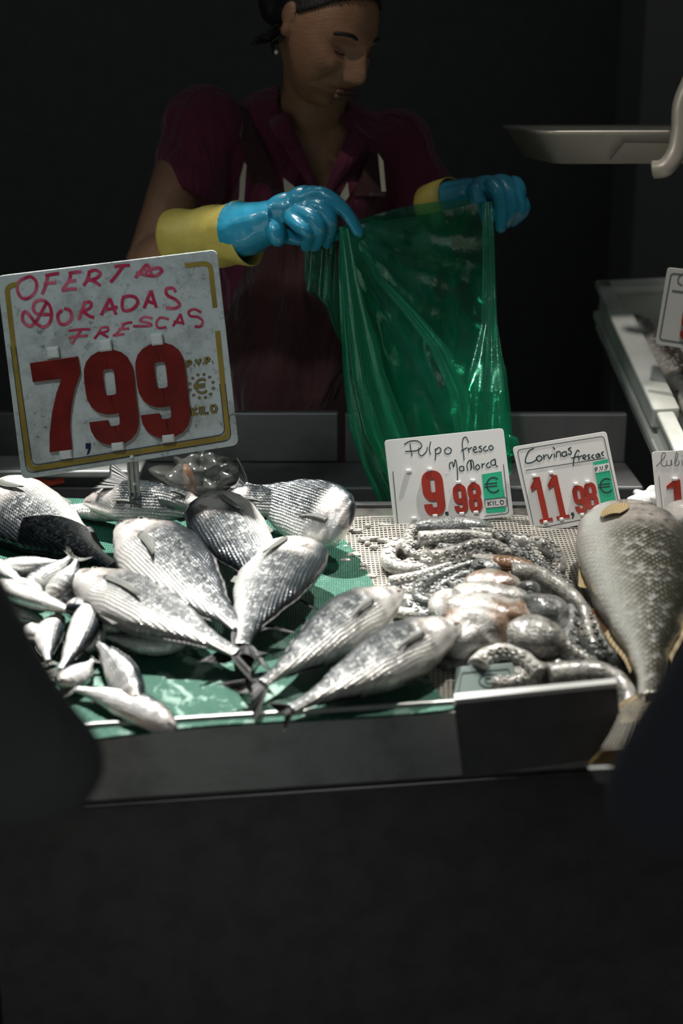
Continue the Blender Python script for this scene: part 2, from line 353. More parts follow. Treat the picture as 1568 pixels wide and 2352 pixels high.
def tag(o, label=None, cat=None, group=None, kind=None):
    if label: o['label'] = label
    if cat: o['category'] = cat
    if group: o['group'] = group
    if kind: o['kind'] = kind
    return o
def thing(name, label, cat, loc=(0, 0, 0), group=None):
    o = bpy.data.objects.new(name, None); COL.objects.link(o); o.empty_display_size = 0.02
    o.location = loc; OFF[o.name] = Vector(loc); return tag(o, label, cat, group)
def solo(name, mb, mat, label, cat, group=None, loc=None, **kw):
    """a thing that is one mesh, its origin at its lowest middle point"""
    xs = [v.x for v in mb.v]; ys = [v.y for v in mb.v]; zs = [v.z for v in mb.v]
    L = Vector(((min(xs) + max(xs)) / 2, (min(ys) + max(ys)) / 2, min(zs)))
    mb.v = [v - L for v in mb.v]; o = mb.build(name, mat, None, **kw); o.location = L
    return tag(o, label, cat, group)
def struct(name, mb, mat, **kw):
    return tag(mb.build(name, mat, None, smooth=False, **kw), kind='structure')

def crom(pts, n=6, closed=False):
    """smooth path through points"""
    P = [Vector(p) for p in pts]; k = len(P); out = []
    if k < 3:
        return [P[0].lerp(P[-1], i / n) for i in range(n + 1)]
    rng = range(k if closed else k - 1)
    for i in rng:
        if closed: a, b, c, d = P[(i - 1) % k], P[i], P[(i + 1) % k], P[(i + 2) % k]
        else: a, b, c, d = P[max(i - 1, 0)], P[i], P[i + 1], P[min(i + 2, k - 1)]
        for j in range(n):
            t = j / n
            out.append(0.5 * ((2 * b) + (c - a) * t + (2 * a - 5 * b + 4 * c - d) * t * t + (3 * b - a - 3 * c + d) * t ** 3))
    if not closed: out.append(P[-1])
    return out
def remeshed(mb, voxel, smooth_it=4):
    """union of overlapping volumes as one continuous skin"""
    me = bpy.data.meshes.new('tmp'); me.from_pydata([tuple(v) for v in mb.v], [], mb.f); me.update()
    o = bpy.data.objects.new('tmp', me); COL.objects.link(o)
    m = o.modifiers.new('r', 'REMESH'); m.mode = 'VOXEL'; m.voxel_size = voxel; m.use_smooth_shade = True
    if smooth_it:
        q = o.modifiers.new('s', 'SMOOTH'); q.factor = 0.5; q.iterations = smooth_it
    dg = bpy.context.evaluated_depsgraph_get(); dg.update()
    ev = o.evaluated_get(dg).to_mesh()
    out = MB(); out.v = [v.co.copy() for v in ev.vertices]; out.f = [tuple(p.vertices) for p in ev.polygons]
    o.evaluated_get(dg).to_mesh_clear(); bpy.data.objects.remove(o); bpy.data.meshes.remove(me)
    return out

# ================================================================ THE SETTING
m = MB(); m.box((0, 2.0, -0.05), (7, 7, 0.1)); struct('floor', m, M['floor'])
m = MB(); m.box((0, 4.25, 1.5), (7, 0.1, 3.2)); struct('wall_back', m, M['wall'])
m = MB(); m.box((-2.6, 2.9, 1.5), (0.1, 2.8, 3.2)); struct('wall_left', m, M['wall'])
m = MB(); m.box((2.6, 2.9, 1.5), (0.1, 2.8, 3.2)); struct('wall_right', m, M['wall'])
m = MB(); a = at(1400, 500, 3.6); m.box((a.x + 0.28, 3.6, 1.5), (0.5, 0.3, 3.0)); struct('trim_1', m, plain('grey_pillar', (0.17, 0.17, 0.165), 0.8))

# ================================================================ COUNTER
FL, FR = tb(-60, 1697), tb(1680, 1586)                      # front edge of the sloping top
BL, BR = tb(-260, 1152), tb(1900, 1152)
fdir = (FR - FL).normalized()
root = thing('display_counter', 'sloping stainless steel fish counter with raised front lip, in front of the woman', 'counter', ((FL.x + FR.x) / 2, 1.9, 0.0))
m = MB(); m.slab([FL, FR, BR, BL], 0.02, TN); m.build('tabletop', M['wet_steel'], root, smooth=False, bevel=0.002)
dn = Vector((0, 0, -1))
out = fdir.cross(Vector((0, 0, 1))).normalized()           # towards the customers
if out.y > 0: out = -out
m = MB()
lip = 0.012
pl = [FL + TN * lip, FR + TN * lip]
ph = 0.098
m.slab([pl[0], pl[1], pl[1] + dn * ph + out * 0.012, pl[0] + dn * ph + out * 0.012], 0.004, out)
m.slab([pl[0] - out * 0.006, pl[1] - out * 0.006, pl[1], pl[0]], 0.004, Vector((0, 0, 1)))
m.build('front_panel', M['steel'], root, smooth=False, bevel=0.0015)
m = MB()
c0 = [p + dn * (ph + 0.012) + out * 0.004 for p in pl]
m.tube([c0[0], c0[1]], 0.004, 8); m.build('lower_rail', M['steel_dark'], root)
m = MB()
b0 = [p + dn * (ph + 0.0) - out * 0.05 for p in pl]
zf = b0[0].z
m.slab([b0[0], b0[1], Vector((b0[1].x, b0[1].y, 0.0)), Vector((b0[0].x, b0[0].y, 0.0))], 0.03, out)
m.build('base_panel', M['black'], root, smooth=False)
m = MB(); m.slab([Vector((BL.x, BL.y, BL.z)), Vector((BR.x, BR.y, BR.z)), Vector((BR.x, BR.y, 0)), Vector((BL.x, BL.y, 0))], 0.02, Vector((0, 1, 0)))
m.build('back_panel', M['steel_dark'], root, smooth=False)
# pale lip seen at the right under the net
a = tb(1350, 1600); 
m = MB(); q = [at(1352, 1766, 1.42), at(1425, 1763, 1.42), at(1412, 1799, 1.42), at(1372, 1797, 1.42)]
m.slab(q, 0.006, Vector((0, -1, 0))); m.build('lip_clip', M['steel'], root, smooth=False)

# steel unit behind the counter
zr = at(0, 948, 2.42).z; zl = at(500, 1082, 2.36).z
x0, x1 = -1.1, at(1440, 1000, 2.42).x
root = thing('rear_work_unit', 'low dark steel work unit with upstand between counter and woman', 'worktop', ((x0 + x1) / 2, 2.36, 0))
m = MB(); xm = at(782, 1000, 2.42).x
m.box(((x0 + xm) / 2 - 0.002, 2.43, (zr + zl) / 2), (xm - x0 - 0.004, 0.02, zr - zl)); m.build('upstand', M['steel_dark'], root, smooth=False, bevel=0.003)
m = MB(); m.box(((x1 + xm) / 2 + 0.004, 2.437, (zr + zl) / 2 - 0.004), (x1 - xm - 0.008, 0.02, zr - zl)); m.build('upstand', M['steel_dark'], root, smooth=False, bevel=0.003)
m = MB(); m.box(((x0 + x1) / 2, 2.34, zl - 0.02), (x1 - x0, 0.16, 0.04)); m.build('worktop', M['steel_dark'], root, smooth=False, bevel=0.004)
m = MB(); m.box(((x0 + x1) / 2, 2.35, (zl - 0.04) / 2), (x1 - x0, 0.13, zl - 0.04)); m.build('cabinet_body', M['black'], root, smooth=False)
m = MB(); zz = at(100, 1090, 2.22); m.box((-0.75, 2.27, zz.z), (0.85, 0.1, 0.012)); m.build('pale_ledge', M['steel'], root, smooth=False, bevel=0.003)

# ---- green mat and white net
def grid_sheet(poly_l, poly_r, n, k, hfun, lift):
    pass
def inside(p, poly):
    c = False; j = len(poly) - 1
    for i in range(len(poly)):
        if (poly[i][1] > p[1]) != (poly[j][1] > p[1]) and p[0] < (poly[j][0] - poly[i][0]) * (p[1] - poly[i][1]) / (poly[j][1] - poly[i][1]) + poly[i][0]: c = not c
        j = i
    return c
def mat_sheet(outline_px, lift, th):
    """thin sheet lying on the slope, outline traced, triangulated as an n-gon"""
    m = MB(); pts = [tb(x, y, lift) for x, y in outline_px]
    m.slab(pts, th, TN); m.uv = [(v.x, (v - T0).dot(Vector((0, math.cos(SLOPE), math.sin(SLOPE))))) for v in m.v]; return m
ol = crom([(-150, 1700), (-150, 1400), (-120, 1150), (60, 1150), (300, 1165), (560, 1175), (720, 1190), (790, 1240), (830, 1290), (862, 1350), (900, 1420), (960, 1520), (1005, 1600), (1002, 1628), (500, 1660)], 5, True)
m = mat_sheet([(p.x, p.y) for p in [Vector((q[0], q[1], 0)) for q in ol]], 0.006, 0.004) if False else None
ol = [(p[0], p[1]) for p in crom([(a, b, 0) for a, b in [(-150, 1704), (-150, 1400), (-120, 1150), (60, 1142), (300, 1150), (560, 1165), (720, 1190), (790, 1240), (830, 1290), (862, 1350), (900, 1420), (960, 1520), (1012, 1600), (1008, 1632), (500, 1664)]], 6, True)]
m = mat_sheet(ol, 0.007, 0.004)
solo('green_mat', m, M['greenmat'], 'green ribbed plastic mat under the sea bream, with pale wet glints painted on', 'mat', smooth=False)

root = thing('net_mat', 'white plastic net spread on the counter under the octopus', 'mat', tb(1150, 1400, 0))
npoly = [(770, 1186), (1700, 1180), (1750, 1640), (1480, 1640), (1430, 1650), (1010, 1640), (850, 1400)]
m = MB(); XD = Vector((1, 0, 0)); YD = Vector((0, math.cos(SLOPE), math.sin(SLOPE)))
def netpt(u, v, h):
    u2 = u + 0.006 * math.sin(v * 9) ; v2 = v + 0.004 * math.sin(u * 11)
    p = T0 + XD * u2 + YD * v2 + TN * (h + 0.0015 * math.sin(u * 37 + v * 23)); return p
def netok(p):
    d = p - CAM; z = d.dot(FWD); return inside((784 + F * d.x / z, 1176 - F * d.dot(UPV) / z), npoly)
STEP = 0.0062
def strand(fn, a, b, wd, dirw):
    prev = None; N_ = 80
    for i in range(N_ + 1):
        t = a + (b - a) * i / N_; p = fn(t)
        ok = netok(p)
        if ok and prev is not None:
            s0 = len(m.v); hw = dirw * (wd / 2)
            m.v += [prev - hw, prev + hw, p + hw, p - hw, prev + TN * 0.0008, p + TN * 0.0008]
            m.f += [(s0, s0 + 4, s0 + 5, s0 + 3), (s0 + 4, s0 + 1, s0 + 2, s0 + 5)]
        prev = p if ok else None
u = -0.05
while u < 0.62:
    strand(lambda v, u=u: netpt(u, v, 0.0040), -0.06, 0.60, 0.0020, XD); u += STEP
v = -0.05
while v < 0.60:
    strand(lambda u, v=v: netpt(u, v, 0.0046), -0.05, 0.62, 0.0026, YD); v += STEP
m.build('netting', M['net'], root, smooth=False)
# flap of net hanging over the front edge at the right
m = MB(); fl = [((1425, 1625), (1478, 1600)), ((1418, 1655), (1476, 1640)), ((1400, 1690), (1466, 1675)), ((1380, 1722), (1452, 1715))]
A = [at(*a, 1.56 - 0.02 * i) for i, (a, b) in enumerate(fl)]; B = [at(*b, 1.56 - 0.02 * i) for i, (a, b) in enumerate(fl)]
def quadpt(s, t):
    i = min(int(t * 3), 2); f = t * 3 - i
    return (A[i].lerp(A[i + 1], f)).lerp(B[i].lerp(B[i + 1], f), s)
for k in range(9):
    m.tube([quadpt(k / 8, j / 12) for j in range(13)], 0.0009, 5)
for k in range(13):
    m.tube([quadpt(j / 8, k / 12) + Vector((0, -0.001, 0)) for j in range(9)], 0.0009, 5)
m.build('hanging_flap', M['net'], root)
m = MB(); e = crom([at(1352, 1757, 1.49), at(1375, 1738, 1.49), at(1395, 1725, 1.49), at(1440, 1726, 1.49), at(1434, 1752, 1.49)], 5)
pts = [at(x, y, 1.50) for x, y in [(1352, 1757), (1372, 1736), (1386, 1722), (1420, 1716), (1452, 1718), (1440, 1750), (1400, 1756)]]
m.slab(pts, 0.006, Vector((0, -1, 0))); m.build('stained_hem', M['net_dirty'], root, smooth=False, bevel=0.002)

# ================================================================ FISH
def prof(tbl, s):
    for i in range(len(tbl) - 1):
        if s <= tbl[i + 1][0]:
            a, b = tbl[i], tbl[i + 1]; t = (s - a[0]) / (b[0] - a[0]); t = t * t * (3 - 2 * t) * 0.5 + t * 0.5
            return [a[j] + (b[j] - a[j]) * t for j in range(1, 4)]
    return list(tbl[-1][1:])
#          s     up    down  thick
BREAM = [(0, .02, .02, .05), (.025, .11, .10, .28), (.07, .22, .19, .50), (.14, .36, .28, .72), (.24, .48, .40, .92), (.36, .53, .47, 1.0), (.50, .47, .45, .95), (.65, .33, .33, .75), (.80, .17, .19, .45), (.90, .105, .11, .28), (1.0, .095, .095, .16)]
BLUNT = [(0, .05, .05, .10), (.015, .22, .20, .40), (.05, .36, .33, .66), (.11, .46, .42, .86), (.22, .52, .48, 1.0), (.36, .51, .48, 1.0), (.52, .43, .42, .90), (.68, .28, .30, .68), (.82, .15, .17, .42), (.92, .10, .105, .26), (1.0, .095, .095, .16)]
SLIM = [(0, .05, .05, .15), (.03, .18, .18, .42), (.10, .32, .34, .70), (.22, .43, .50, .92), (.38, .48, .55, 1.0), (.55, .43, .50, .92), (.72, .30, .34, .66), (.86, .17, .18, .36), (1.0, .10, .10, .18)]
def fish_parts(root, P, L, H, W, mats, gill=0.25, bend=0.0, bendz=0.0, tail=0.2, tailw=0.42, pect=0.26, pect_l=0.18, dorsal=True, eyes=True, fan=False, ns=64, nt=36, fork=0.5, pelvic=True):
    """all in the fish's own frame: x nose to tail, y back, z flank"""
    skinm, tailm, finm = mats
    def cen(s): return Vector((s * L, bend * L * (s - 0.5) ** 2 * 4 - bend * L, bendz * L * (s - 0.5) ** 2 * 4 - bendz * L * 0.5))
    m = MB()
    for i in range(ns + 1):
        s = i / ns; s = s ** 1.25 if s < 1 else 1
        up, dnn, th = prof(P, s)
        c = cen(s)
        for j in range(nt):
            t = 2 * math.pi * j / nt; sy = math.sin(t); cz = math.cos(t)
            g = gill + 0.045 * math.cos(sy * 1.45)
            q = (s - g) / 0.022
            bmp = 1 + (0.055 * math.exp(-q * q * 0.4) if q < 0 else -0.03 * math.exp(-q * q)) * abs(cz) ** 0.5
            y = (up if sy > 0 else dnn) * H * sy
            z = th * W / 2 * (abs(cz) ** 0.85) * (1 if cz > 0 else -1) * bmp
            if z and up: z *= 1 - 0.10 * sy * sy
            m.v.append(c + Vector((0, y, z))); m.uv.append((s * L, y)); m.uv2.append((s, sy))
    for i in range(ns):
        for j in range(nt):
            a = i * nt + j; b = i * nt + (j + 1) % nt
            m.f.append((a, a + nt, b + nt, b))
    m.f.append(tuple(range(nt))); m.f.append(tuple(ns * nt + j for j in range(nt))[::-1])
    body = m.build('body', skinm, root)
    # tail fin
    def fin(name, outline_fn, nu, nv, mat, th=0.0012):
        m = MB(); 
        for k in (1, -1):
            for i in range(nu + 1):
                for j in range(nv + 1):
                    p, n = outline_fn(i / nu, j / nv)
                    m.v.append(p + n * (th / 2 * k * (1 - 0.7 * j / nv))); m.uv.append((i / nu, j / nv)); m.uv2.append((i / nu, j / nv))
        o = (nu + 1) * (nv + 1)
        for i in range(nu):
            for j in range(nv):
                a = i * (nv + 1) + j; b = a + nv + 1
                m.f.append((a, b, b + 1, a + 1)); m.f.append((o + a, o + a + 1, o + b + 1, o + b))
        rim = [i * (nv + 1) for i in range(nu + 1)] + [nu * (nv + 1) + j for j in range(1, nv + 1)] + [i * (nv + 1) + nv for i in range(nu - 1, -1, -1)] + [j for j in range(nv - 1, 0, -1)]
        for i in range(len(rim)):
            a, b = rim[i], rim[(i + 1) % len(rim)]; m.f.append((a, b, b + o, a + o))
        return m.build(name, mat, root)
    c1 = cen(1.0); dirv = (cen(1.0) - cen(0.94)).normalized()
    yv = Vector((-dirv.y, dirv.x, 0)).normalized()
    def tf(a, b):
        q = (a - 0.5) * 2; ln = tail * L * (1 - fork * (1 - abs(q) ** 1.2)) * b
        spread = tailw * H * q * (0.22 + 0.78 * b ** 0.8)
        return c1 - dirv * 0.01 * L + dirv * ln + yv * spread + Vector((0, 0, 0.06 * H * math.sin(q * 5) * b)), Vector((0, 0, 1))
    if tail: fin('tail_fin', tf, 16, 8, tailm)
    if dorsal:
        def df(a, b):
            s = 0.30 + 0.52 * a; up, _, _ = prof(P, s); c = cen(s)
            hgt = 0.022 * H * (1 - abs(a - 0.35) * 0.9) * b * 0.5
            return c + Vector((0.03 * L * b, up * H * 0.985 + hgt, 0)), Vector((0, 0, 1))
        fin('dorsal_fin', df, 40, 3, tailm)
        def af(a, b):
            s = 0.66 + 0.2 * a; _, d_, _ = prof(P, s); c = cen(s)
            return c + Vector((0.03 * L * b, -d_ * H * 0.96 - 0.05 * H * b * (1 - 0.6 * a), 0)), Vector((0, 0, 1))
        fin('anal_fin', af, 12, 3, tailm)
    if pect_l:
        for sd in (1, -1):
            def pf(a, b):
                s0 = pect; up, d_, th = prof(P, s0 + b * pect_l); c = cen(s0 + b * pect_l)
                wdt = (0.10 * H * math.sin(min(1, b * 0.6 + 0.22) * math.pi) + 0.02 * H) if fan else (0.085 * H * (b + 0.10) ** 0.45 * (1 - b) ** 0.75 + 0.006 * H)
                yy = -0.06 * H + (0.0 if fan else 0.12 * H * b * (1 - b)) - 0.10 * H * b + (a - 0.5) * 2 * wdt
                k = max(-1, min(1, yy / max(1e-4, (up if yy > 0 else d_) * H))); z = th * W / 2 * (1 - k * k) ** 0.42
                return c + Vector((0, yy, sd * (z + 0.0012 + 0.004 * b + 0.002 * math.sin(a * 3)))), Vector((0, 0, sd))
            fin('pectoral_fin', pf, 10, 12, finm, 0.0015)
    if pelvic:
        def vf(a, b):
            s = 0.30 + 0.03 * a + 0.13 * b; _, d_, _ = prof(P, s); c = cen(s)
            return c + Vector((0, -d_ * H * 0.93 - 0.05 * H * math.sin(a * 3.1) * (0.4 + b) - 0.03 * H * b, 0.02 * H)), Vector((0, 0, 1))
        fin('pelvic_fin', vf, 8, 6, finm)
    if eyes:
        es = 0.115; up, d_, th = prof(P, es)
        for sd in (1, -1):
            e = cen(es) + Vector((0, up * H * 0.42, sd * th * W / 2 * 0.80)); r = 0.047 * H if P is BREAM else 0.075 * H
            mm = MB(); mm.blob(e, (r, r, r * 0.45), nu=18, nv=10); eo = mm.build('eye', M['eye'], root)
            mm = MB(); mm.blob(e + Vector((0, 0, sd * r * 0.28)), (r * 0.55, r * 0.55, r * 0.3), nu=16, nv=8); mm.build('pupil', M['pupil'], eo)
        mm = MB(); pts = []
        for k in range(9):
            a = (k / 8 - 0.5) * math.pi; s = 0.004 + 0.062 * (1 - math.cos(a)); up, d_, th = prof(P, s)
            pts.append(cen(s) + Vector((0, -d_ * H * 0.25, math.sin(a) * th * W / 2 * 1.01)))
        mm.tube(pts, 0.0012, 6); mm.build('mouth', M['mouth'], root)
    return body
def place(root, p0, p1, sgn, roll):
    x = (p1 - p0).normalized(); n = TN * sgn
    z = (n - x * n.dot(x)).normalized(); y = z.cross(x)
    mt = Matrix((x, y, z)).transposed(); mt = mt @ Matrix.Rotation(R(roll), 3, 'X')
    root.matrix_world = Matrix.Translation(p0) @ mt.to_4x4()
def bream(label, n, t, hn, ht, sgn, roll=0, Hr=0.40, Wr=0.19, P=BREAM, group='sea bream on the green mat', mats=None, name='sea_bream', **kw):
    p0, p1 = tb(*n, hn), tb(*t, ht); L = (p1 - p0).length
    r = bpy.data.objects.new(name, None); COL.objects.link(r); r.empty_display_size = .02; OFF[r.name] = Vector()
    tag(r, label, 'fish', group)
    fish_parts(r, P, L, Hr * L, Wr * L, mats or (M['bream'], M['fin_dark'], M['fin_grey']), **kw)
    place(r, p0, p1, sgn, roll); return r
B = BLUNT
bream('sea bream at the left edge of the photo, head up, grey fin at its shoulder', (-25, 1120), (255, 1300), .045, .02, -1, 12, .44, P=B, gill=.07, pect=.10, pect_l=.17, bend=-.02, eyes=False)
bream('sea bream behind the sign pole, nose to the left, dark scaly back up', (190, 1152), (520, 1165), .05, .05, 1, 42, .33, .20, gill=.22)
bream('sea bream with black tail raised at the back, under the big sign', (470, 1165), (300, 1112), .055, .075, -1, -10, .34, tailw=.75, tail=.42, fork=.25)
bream('sea bream leaning head-up in the middle of the pile, fin at its top', (478, 1140), (640, 1370), .085, .035, -1, 0, .48, .22, P=B, gill=.06, pect=.13, pect_l=.2, eyes=False)
bream('half-hidden sea bream between the middle one and the rearmost right one', (520, 1150), (720, 1160), .055, .06, 1, 35, .40, P=B, gill=.06, eyes=False)
bream('upright round sea bream at the right rear, gill cover facing right', (800, 1212), (560, 1120), .065, .055, -1, -42, .50, .22, P=B, gill=.10, pect=.12, pect_l=.2, eyes=False)
bream('sea bream with its eye showing, nose to the left beside the pole foot', (276, 1196), (552, 1440), .075, .035, 1, 6, .46, .21, gill=.24, pect=.25, bend=.015)
bream('sea bream in front of the middle one, its dark back to the right', (690, 1242), (556, 1482), .06, .035, 1, 8, .50, .22, P=B, gill=.07, pect=.11, pect_l=.2, bend=.03, eyes=False)
bream('largest bright sea bream lying across the front left, dark grey side fin', (158, 1318), (545, 1500), .06, .035, 1, -6, .40, .20, gill=.22, pect=.24, pect_l=.24)
bream('blurred sea bream with black tail pointing to the front, nose by the octopus', (925, 1358), (602, 1570), .055, .03, -1, -14, .34, .24, gill=.22, bend=-.01)
bream('frontmost sea bream along the front lip, nose beside the octopus', (1062, 1432), (668, 1628), .055, .022, -1, -14, .33, .23, gill=.22, tail=.10, tailw=.25)
bream('slender silver fish with dark mouth behind the left sea bream', (293, 1184), (120, 1165), .03, .02, -1, 10, .24, .2, P=SLIM, group=None, name='small_fish', pect_l=0, pelvic=False)

# meagre
bream('big grey-gold scaly meagre with tan fin, tail towards the viewer, at the right', (1420, 1172), (1494, 1600), .065, .03, 1, 6, .40, .24, P=B, group=None, name='meagre',
      mats=(M['meagre'], M['fin_tan'], M['fin_tan']), gill=.03, pect=.115, pect_l=.09, fan=True, ns=90, nt=48, tail=.16, eyes=False, bend=-.03)
bream('dark fish cut by the right edge of the photo, beside the meagre', (1572, 1165), (1640, 1500), .05, .03, 1, 0, .30, .22, P=B, group=None, name='sea_bass', gill=.1, eyes=False,
      mats=(fish_mat('bass_skin', (0.008, 0.010, 0.011), (0.012, 0.014, 0.016), (0.05, 0.05, 0.05), .005, .006, .5, pattern=.8), M['fin_dark'], M['fin_grey']))

# sardines: one of each bend built, the others are copies with their own place
def sardine(bend, bz):
    r = bpy.data.objects.new('sardine', None); COL.objects.link(r); r.empty_display_size = .01; OFF[r.name] = Vector()
    fish_parts(r, SLIM, 0.15, 0.040, 0.028, (M['sardine'], M['fin_grey'], M['fin_grey']), gill=.2, bend=bend, bendz=bz, ns=36, nt=20, pect_l=0, pelvic=False, tail=.16, tailw=.62)
    return r
def copy_tree(o):
    c = o.copy(); COL.objects.link(c)
    for ch in o.children:
        d = ch.copy(); COL.objects.link(d); d.parent = c
        for g in ch.children:
            e = g.copy(); COL.objects.link(e); e.parent = d
    return c
protos = [sardine(b, z) for b, z in ((.05, 0), (-.05, 0), (0.015, .03))]
used = set()
SARD = [  # nose, tail base, height nose, height tail, bend kind, side, roll, label
 ((-8, 1302), (150, 1290), .030, .035, 0, 1, -25, 'bright sardine arching along the top of the sardine heap'),
 ((58, 1350), (162, 1280), .035, .045, 2, 1, 20, 'sardine lying slanted just left of the upright one'),
 ((112, 1378), (176, 1286), .050, .075, 1, -1, 10, 'sardine standing up with its tail tip pointing to the left sea bream'),
 ((118, 1388), (182, 1352), .045, .040, 1, -1, 0, 'short curled sardine touching the nose of the largest bream'),
 ((-12, 1338), (188, 1412), .045, .045, 0, 1, -30, 'big sardine with bright belly and dark back crossing the heap to the left'),
 ((216, 1368), (138, 1540), .055, .030, 1, 1, -5, 'fat bright sardine pointing down through the middle of the heap'),
 ((138, 1412), (112, 1520), .035, .020, 0, 1, 0, 'greyish sardine left of the fat bright one'),
 ((12, 1388), (100, 1432), .025, .020, 2, 1, -30, 'thin dim sardine low at the left edge of the heap'),
 ((305, 1404), (212, 1440), .040, .035, 2, -1, -40, 'dark-backed sardine wedged under the largest bream'),
 ((438, 1470), (240, 1460), .022, .022, 0, -1, -15, 'white sardine lying flat on the mat below the largest bream'),
 ((318, 1636), (222, 1476), .022, .030, 1, -1, -30, 'sardine lying alone slantwise on the green mat'),
 ((134, 1572), (212, 1520), .025, .020, 2, 1, 10, 'small dim sardine under the tip of the fat bright one'),
 ((405, 1672), (172, 1582), .016, .020, 1, -1, -15, 'bright sardine along the front lip of the counter'),
 ((-15, 1292), (62, 1350), .030, .035, 2, 1, -50, 'dark sardine at the left edge above the big crossing one'),
 ((40, 1470), (110, 1560), .015, .012, 0, 1, -10, 'shadowed sardine at the lower left rim of the heap'),
 ((190, 1500), (232, 1425), .022, .025, 2, 1, -40, 'shadowed sardine behind the fat bright one'),
 ((30, 1330), (130, 1335), .022, .022, 0, -1, -20, 'buried sardine under the crossing ones at the left'),
 ((95, 1372), (10, 1322), .040, .030, 1, 1, -20, 'sardine between the arching one and the big crossing one'),
 ((60, 1440), (150, 1472), .022, .018, 0, 1, -25, 'sardine under the greyish one, nose at the shadow edge'),
 ((150, 1395), (222, 1402), .052, .050, 0, -1, -20, 'short sardine lying on top beside the fat bright one'),
]
for n_, t_, hn, ht, k, sg, ro, lab in SARD:
    r = protos[k] if k not in used else copy_tree(protos[k]); used.add(k)
    p0, p1 = tb(*n_, hn), tb(*t_, ht); place(r, p0, p1, sg, ro); s = (p1 - p0).length / 0.15; s2 = max(s, .9)
    r.scale = (s, s2 * 1.05, s2 * 1.05); tag(r, lab, 'fish', 'sardines heaped at the front left')

# ================================================================ OCTOPUS
def c8(x, y): return (880 + x / 2.8, 1180 + y / 2.8)
def arm(root, mat, pts, h, r0, r1, suck=None, every=1.0, name='arm'):
    """pts in crop pixels; h height or list; radii in metres"""
    k = len(pts); hs = h if hasattr(h, '__len__') else [h] * k
    W3 = [tb(*c8(*p), hh) for p, hh in zip(pts, hs)]
    C = crom(W3, 10); n = len(C)
    rad = [(r0 + (r1 - r0) * (i / (n - 1)) ** 0.8) * (1 + 0.10 * noise.noise(C[i] * 60)) for i in range(n)]
    rad[0] *= 0.7; rad[-1] *= 0.5
    m = MB(); m.tube(C, rad, 16)
    if suck is not None:
        acc = 0; side = 1; i = 1
        sv = Vector(suck).normalized()
        while i < n - 1:
            seg = (C[i] - C[i - 1]).length; acc += seg; rr = rad[i]
            sz = rr * 0.36
            if acc > sz * 1.35 * every:
                acc = 0; side = -side
                tg = (C[i + 1] - C[i - 1]).normalized(); d = (sv - tg * sv.dot(tg)).normalized(); sd = tg.cross(d)
                dd = (d + sd * 0.42 * side).normalized(); o = C[i] + dd * rr * 0.90
                a = (tg - dd * tg.dot(dd)).normalized(); b = dd.cross(a)
                prf = [(0.55, -0.2), (0.95, 0.15), (1.0, 0.55), (0.75, 0.8), (0.45, 0.6), (0.1, 0.25)]
                b0 = len(m.v); q = 10
                for pr, pz in prf:
                    for j in range(q):
                        an = 2 * math.pi * j / q
                        m.v.append(o + (a * math.cos(an) + b * math.sin(an)) * (pr * sz) + dd * (pz * sz * 0.9))
                for ii in range(len(prf) - 1):
                    for j in range(q): m.f.append((b0 + ii * q + j, b0 + ii * q + (j + 1) % q, b0 + (ii + 1) * q + (j + 1) % q, b0 + (ii + 1) * q + j))
                m.f.append(tuple(b0 + (len(prf) - 1) * q + j for j in range(q)))
            i += 1
    return m.build(name, mat, root)
def mantle(root, mat, c, h, r, ang=0, amp=0.15, name='mantle', fq=25, tilt=0):
    p = tb(*c8(*c), h); rot = Matrix((XD, YD, TN)).transposed() @ Matrix.Rotation(R(ang), 3, 'Z') @ Matrix.Rotation(R(tilt), 3, 'Y')
    m = MB(); m.blob(p, r, rot, 40, 26, amp, fq); return m.build(name, mat, root)
def lobes(root, mat, items, amp=.18, name='mantle', fq=30):
    m = MB(); rot0 = Matrix((XD, YD, TN)).transposed()
    for c, h, r_, a in items: m.blob(tb(*c8(*c), h), r_, rot0 @ Matrix.Rotation(R(a), 3, 'Z'), 40, 26, amp, fq)
    o = remeshed(m, .0019, 5)
    o.v = [p + (TN * .8 + YD * -.5) * .0022 * noise.noise(p * 55) for p in o.v]; return o.build(name, mat, root)
S1 = (0, -0.9, 0.35); SU = (0, -0.35, 0.9); SB = (0.2, 0.6, 0.7)
def octopus(label, px):
    return thing('octopus', label, 'octopus', tb(*c8(*px), 0), 'octopus heaped on the net')
o1 = octopus('octopus at the back of the heap, grey cap touching the price sign above it', (450, 150))
mantle(o1, M['octo_grey'], (455, 82), .026, (.060, .018, .015))
arm(o1, M['octo_white'], [(225, 160), (330, 152), (450, 140), (560, 140), (700, 160)], .034, .0115, .008, (0, -.8, .1))
arm(o1, M['octo'], [(260, 90), (180, 110), (160, 160), (190, 210), (230, 190)], [.02, .022, .022, .02, .025], .010, .007, S1)
arm(o1, M['octo_white'], [(170, 220), (90, 215), (40, 250), (35, 310), (90, 350), (190, 360), (300, 345), (420, 350)], .016, .013, .010, (.2, .5, .7))
arm(o1, M['octo'], [(130, 205), (180, 260), (250, 270), (310, 210), (330, 170)], .020, .009, .006, SU)
arm(o1, M['octo'], [(300, 290), (420, 265), (560, 215), (680, 200), (770, 235), (790, 280)], .026, .013, .009, S1)
arm(o1, M['octo'], [(230, 320), (380, 320), (520, 275), (640, 240)], .020, .012, .008, SU)
arm(o1, M['octo_grey'], [(700, 150), (780, 155), (830, 200), (850, 260), (920, 320), (1000, 350)], .018, .011, .007, SU)
arm(o1, M['octo'], [(820, 180), (940, 185), (1040, 215), (1120, 270), (1130, 350), (1070, 395), (980, 370)], .016, .012, .010, (-.4, .3, .8))
arm(o1, M['octo'], [(560, 130), (620, 120), (700, 125), (760, 170)], .026, .010, .006, S1)
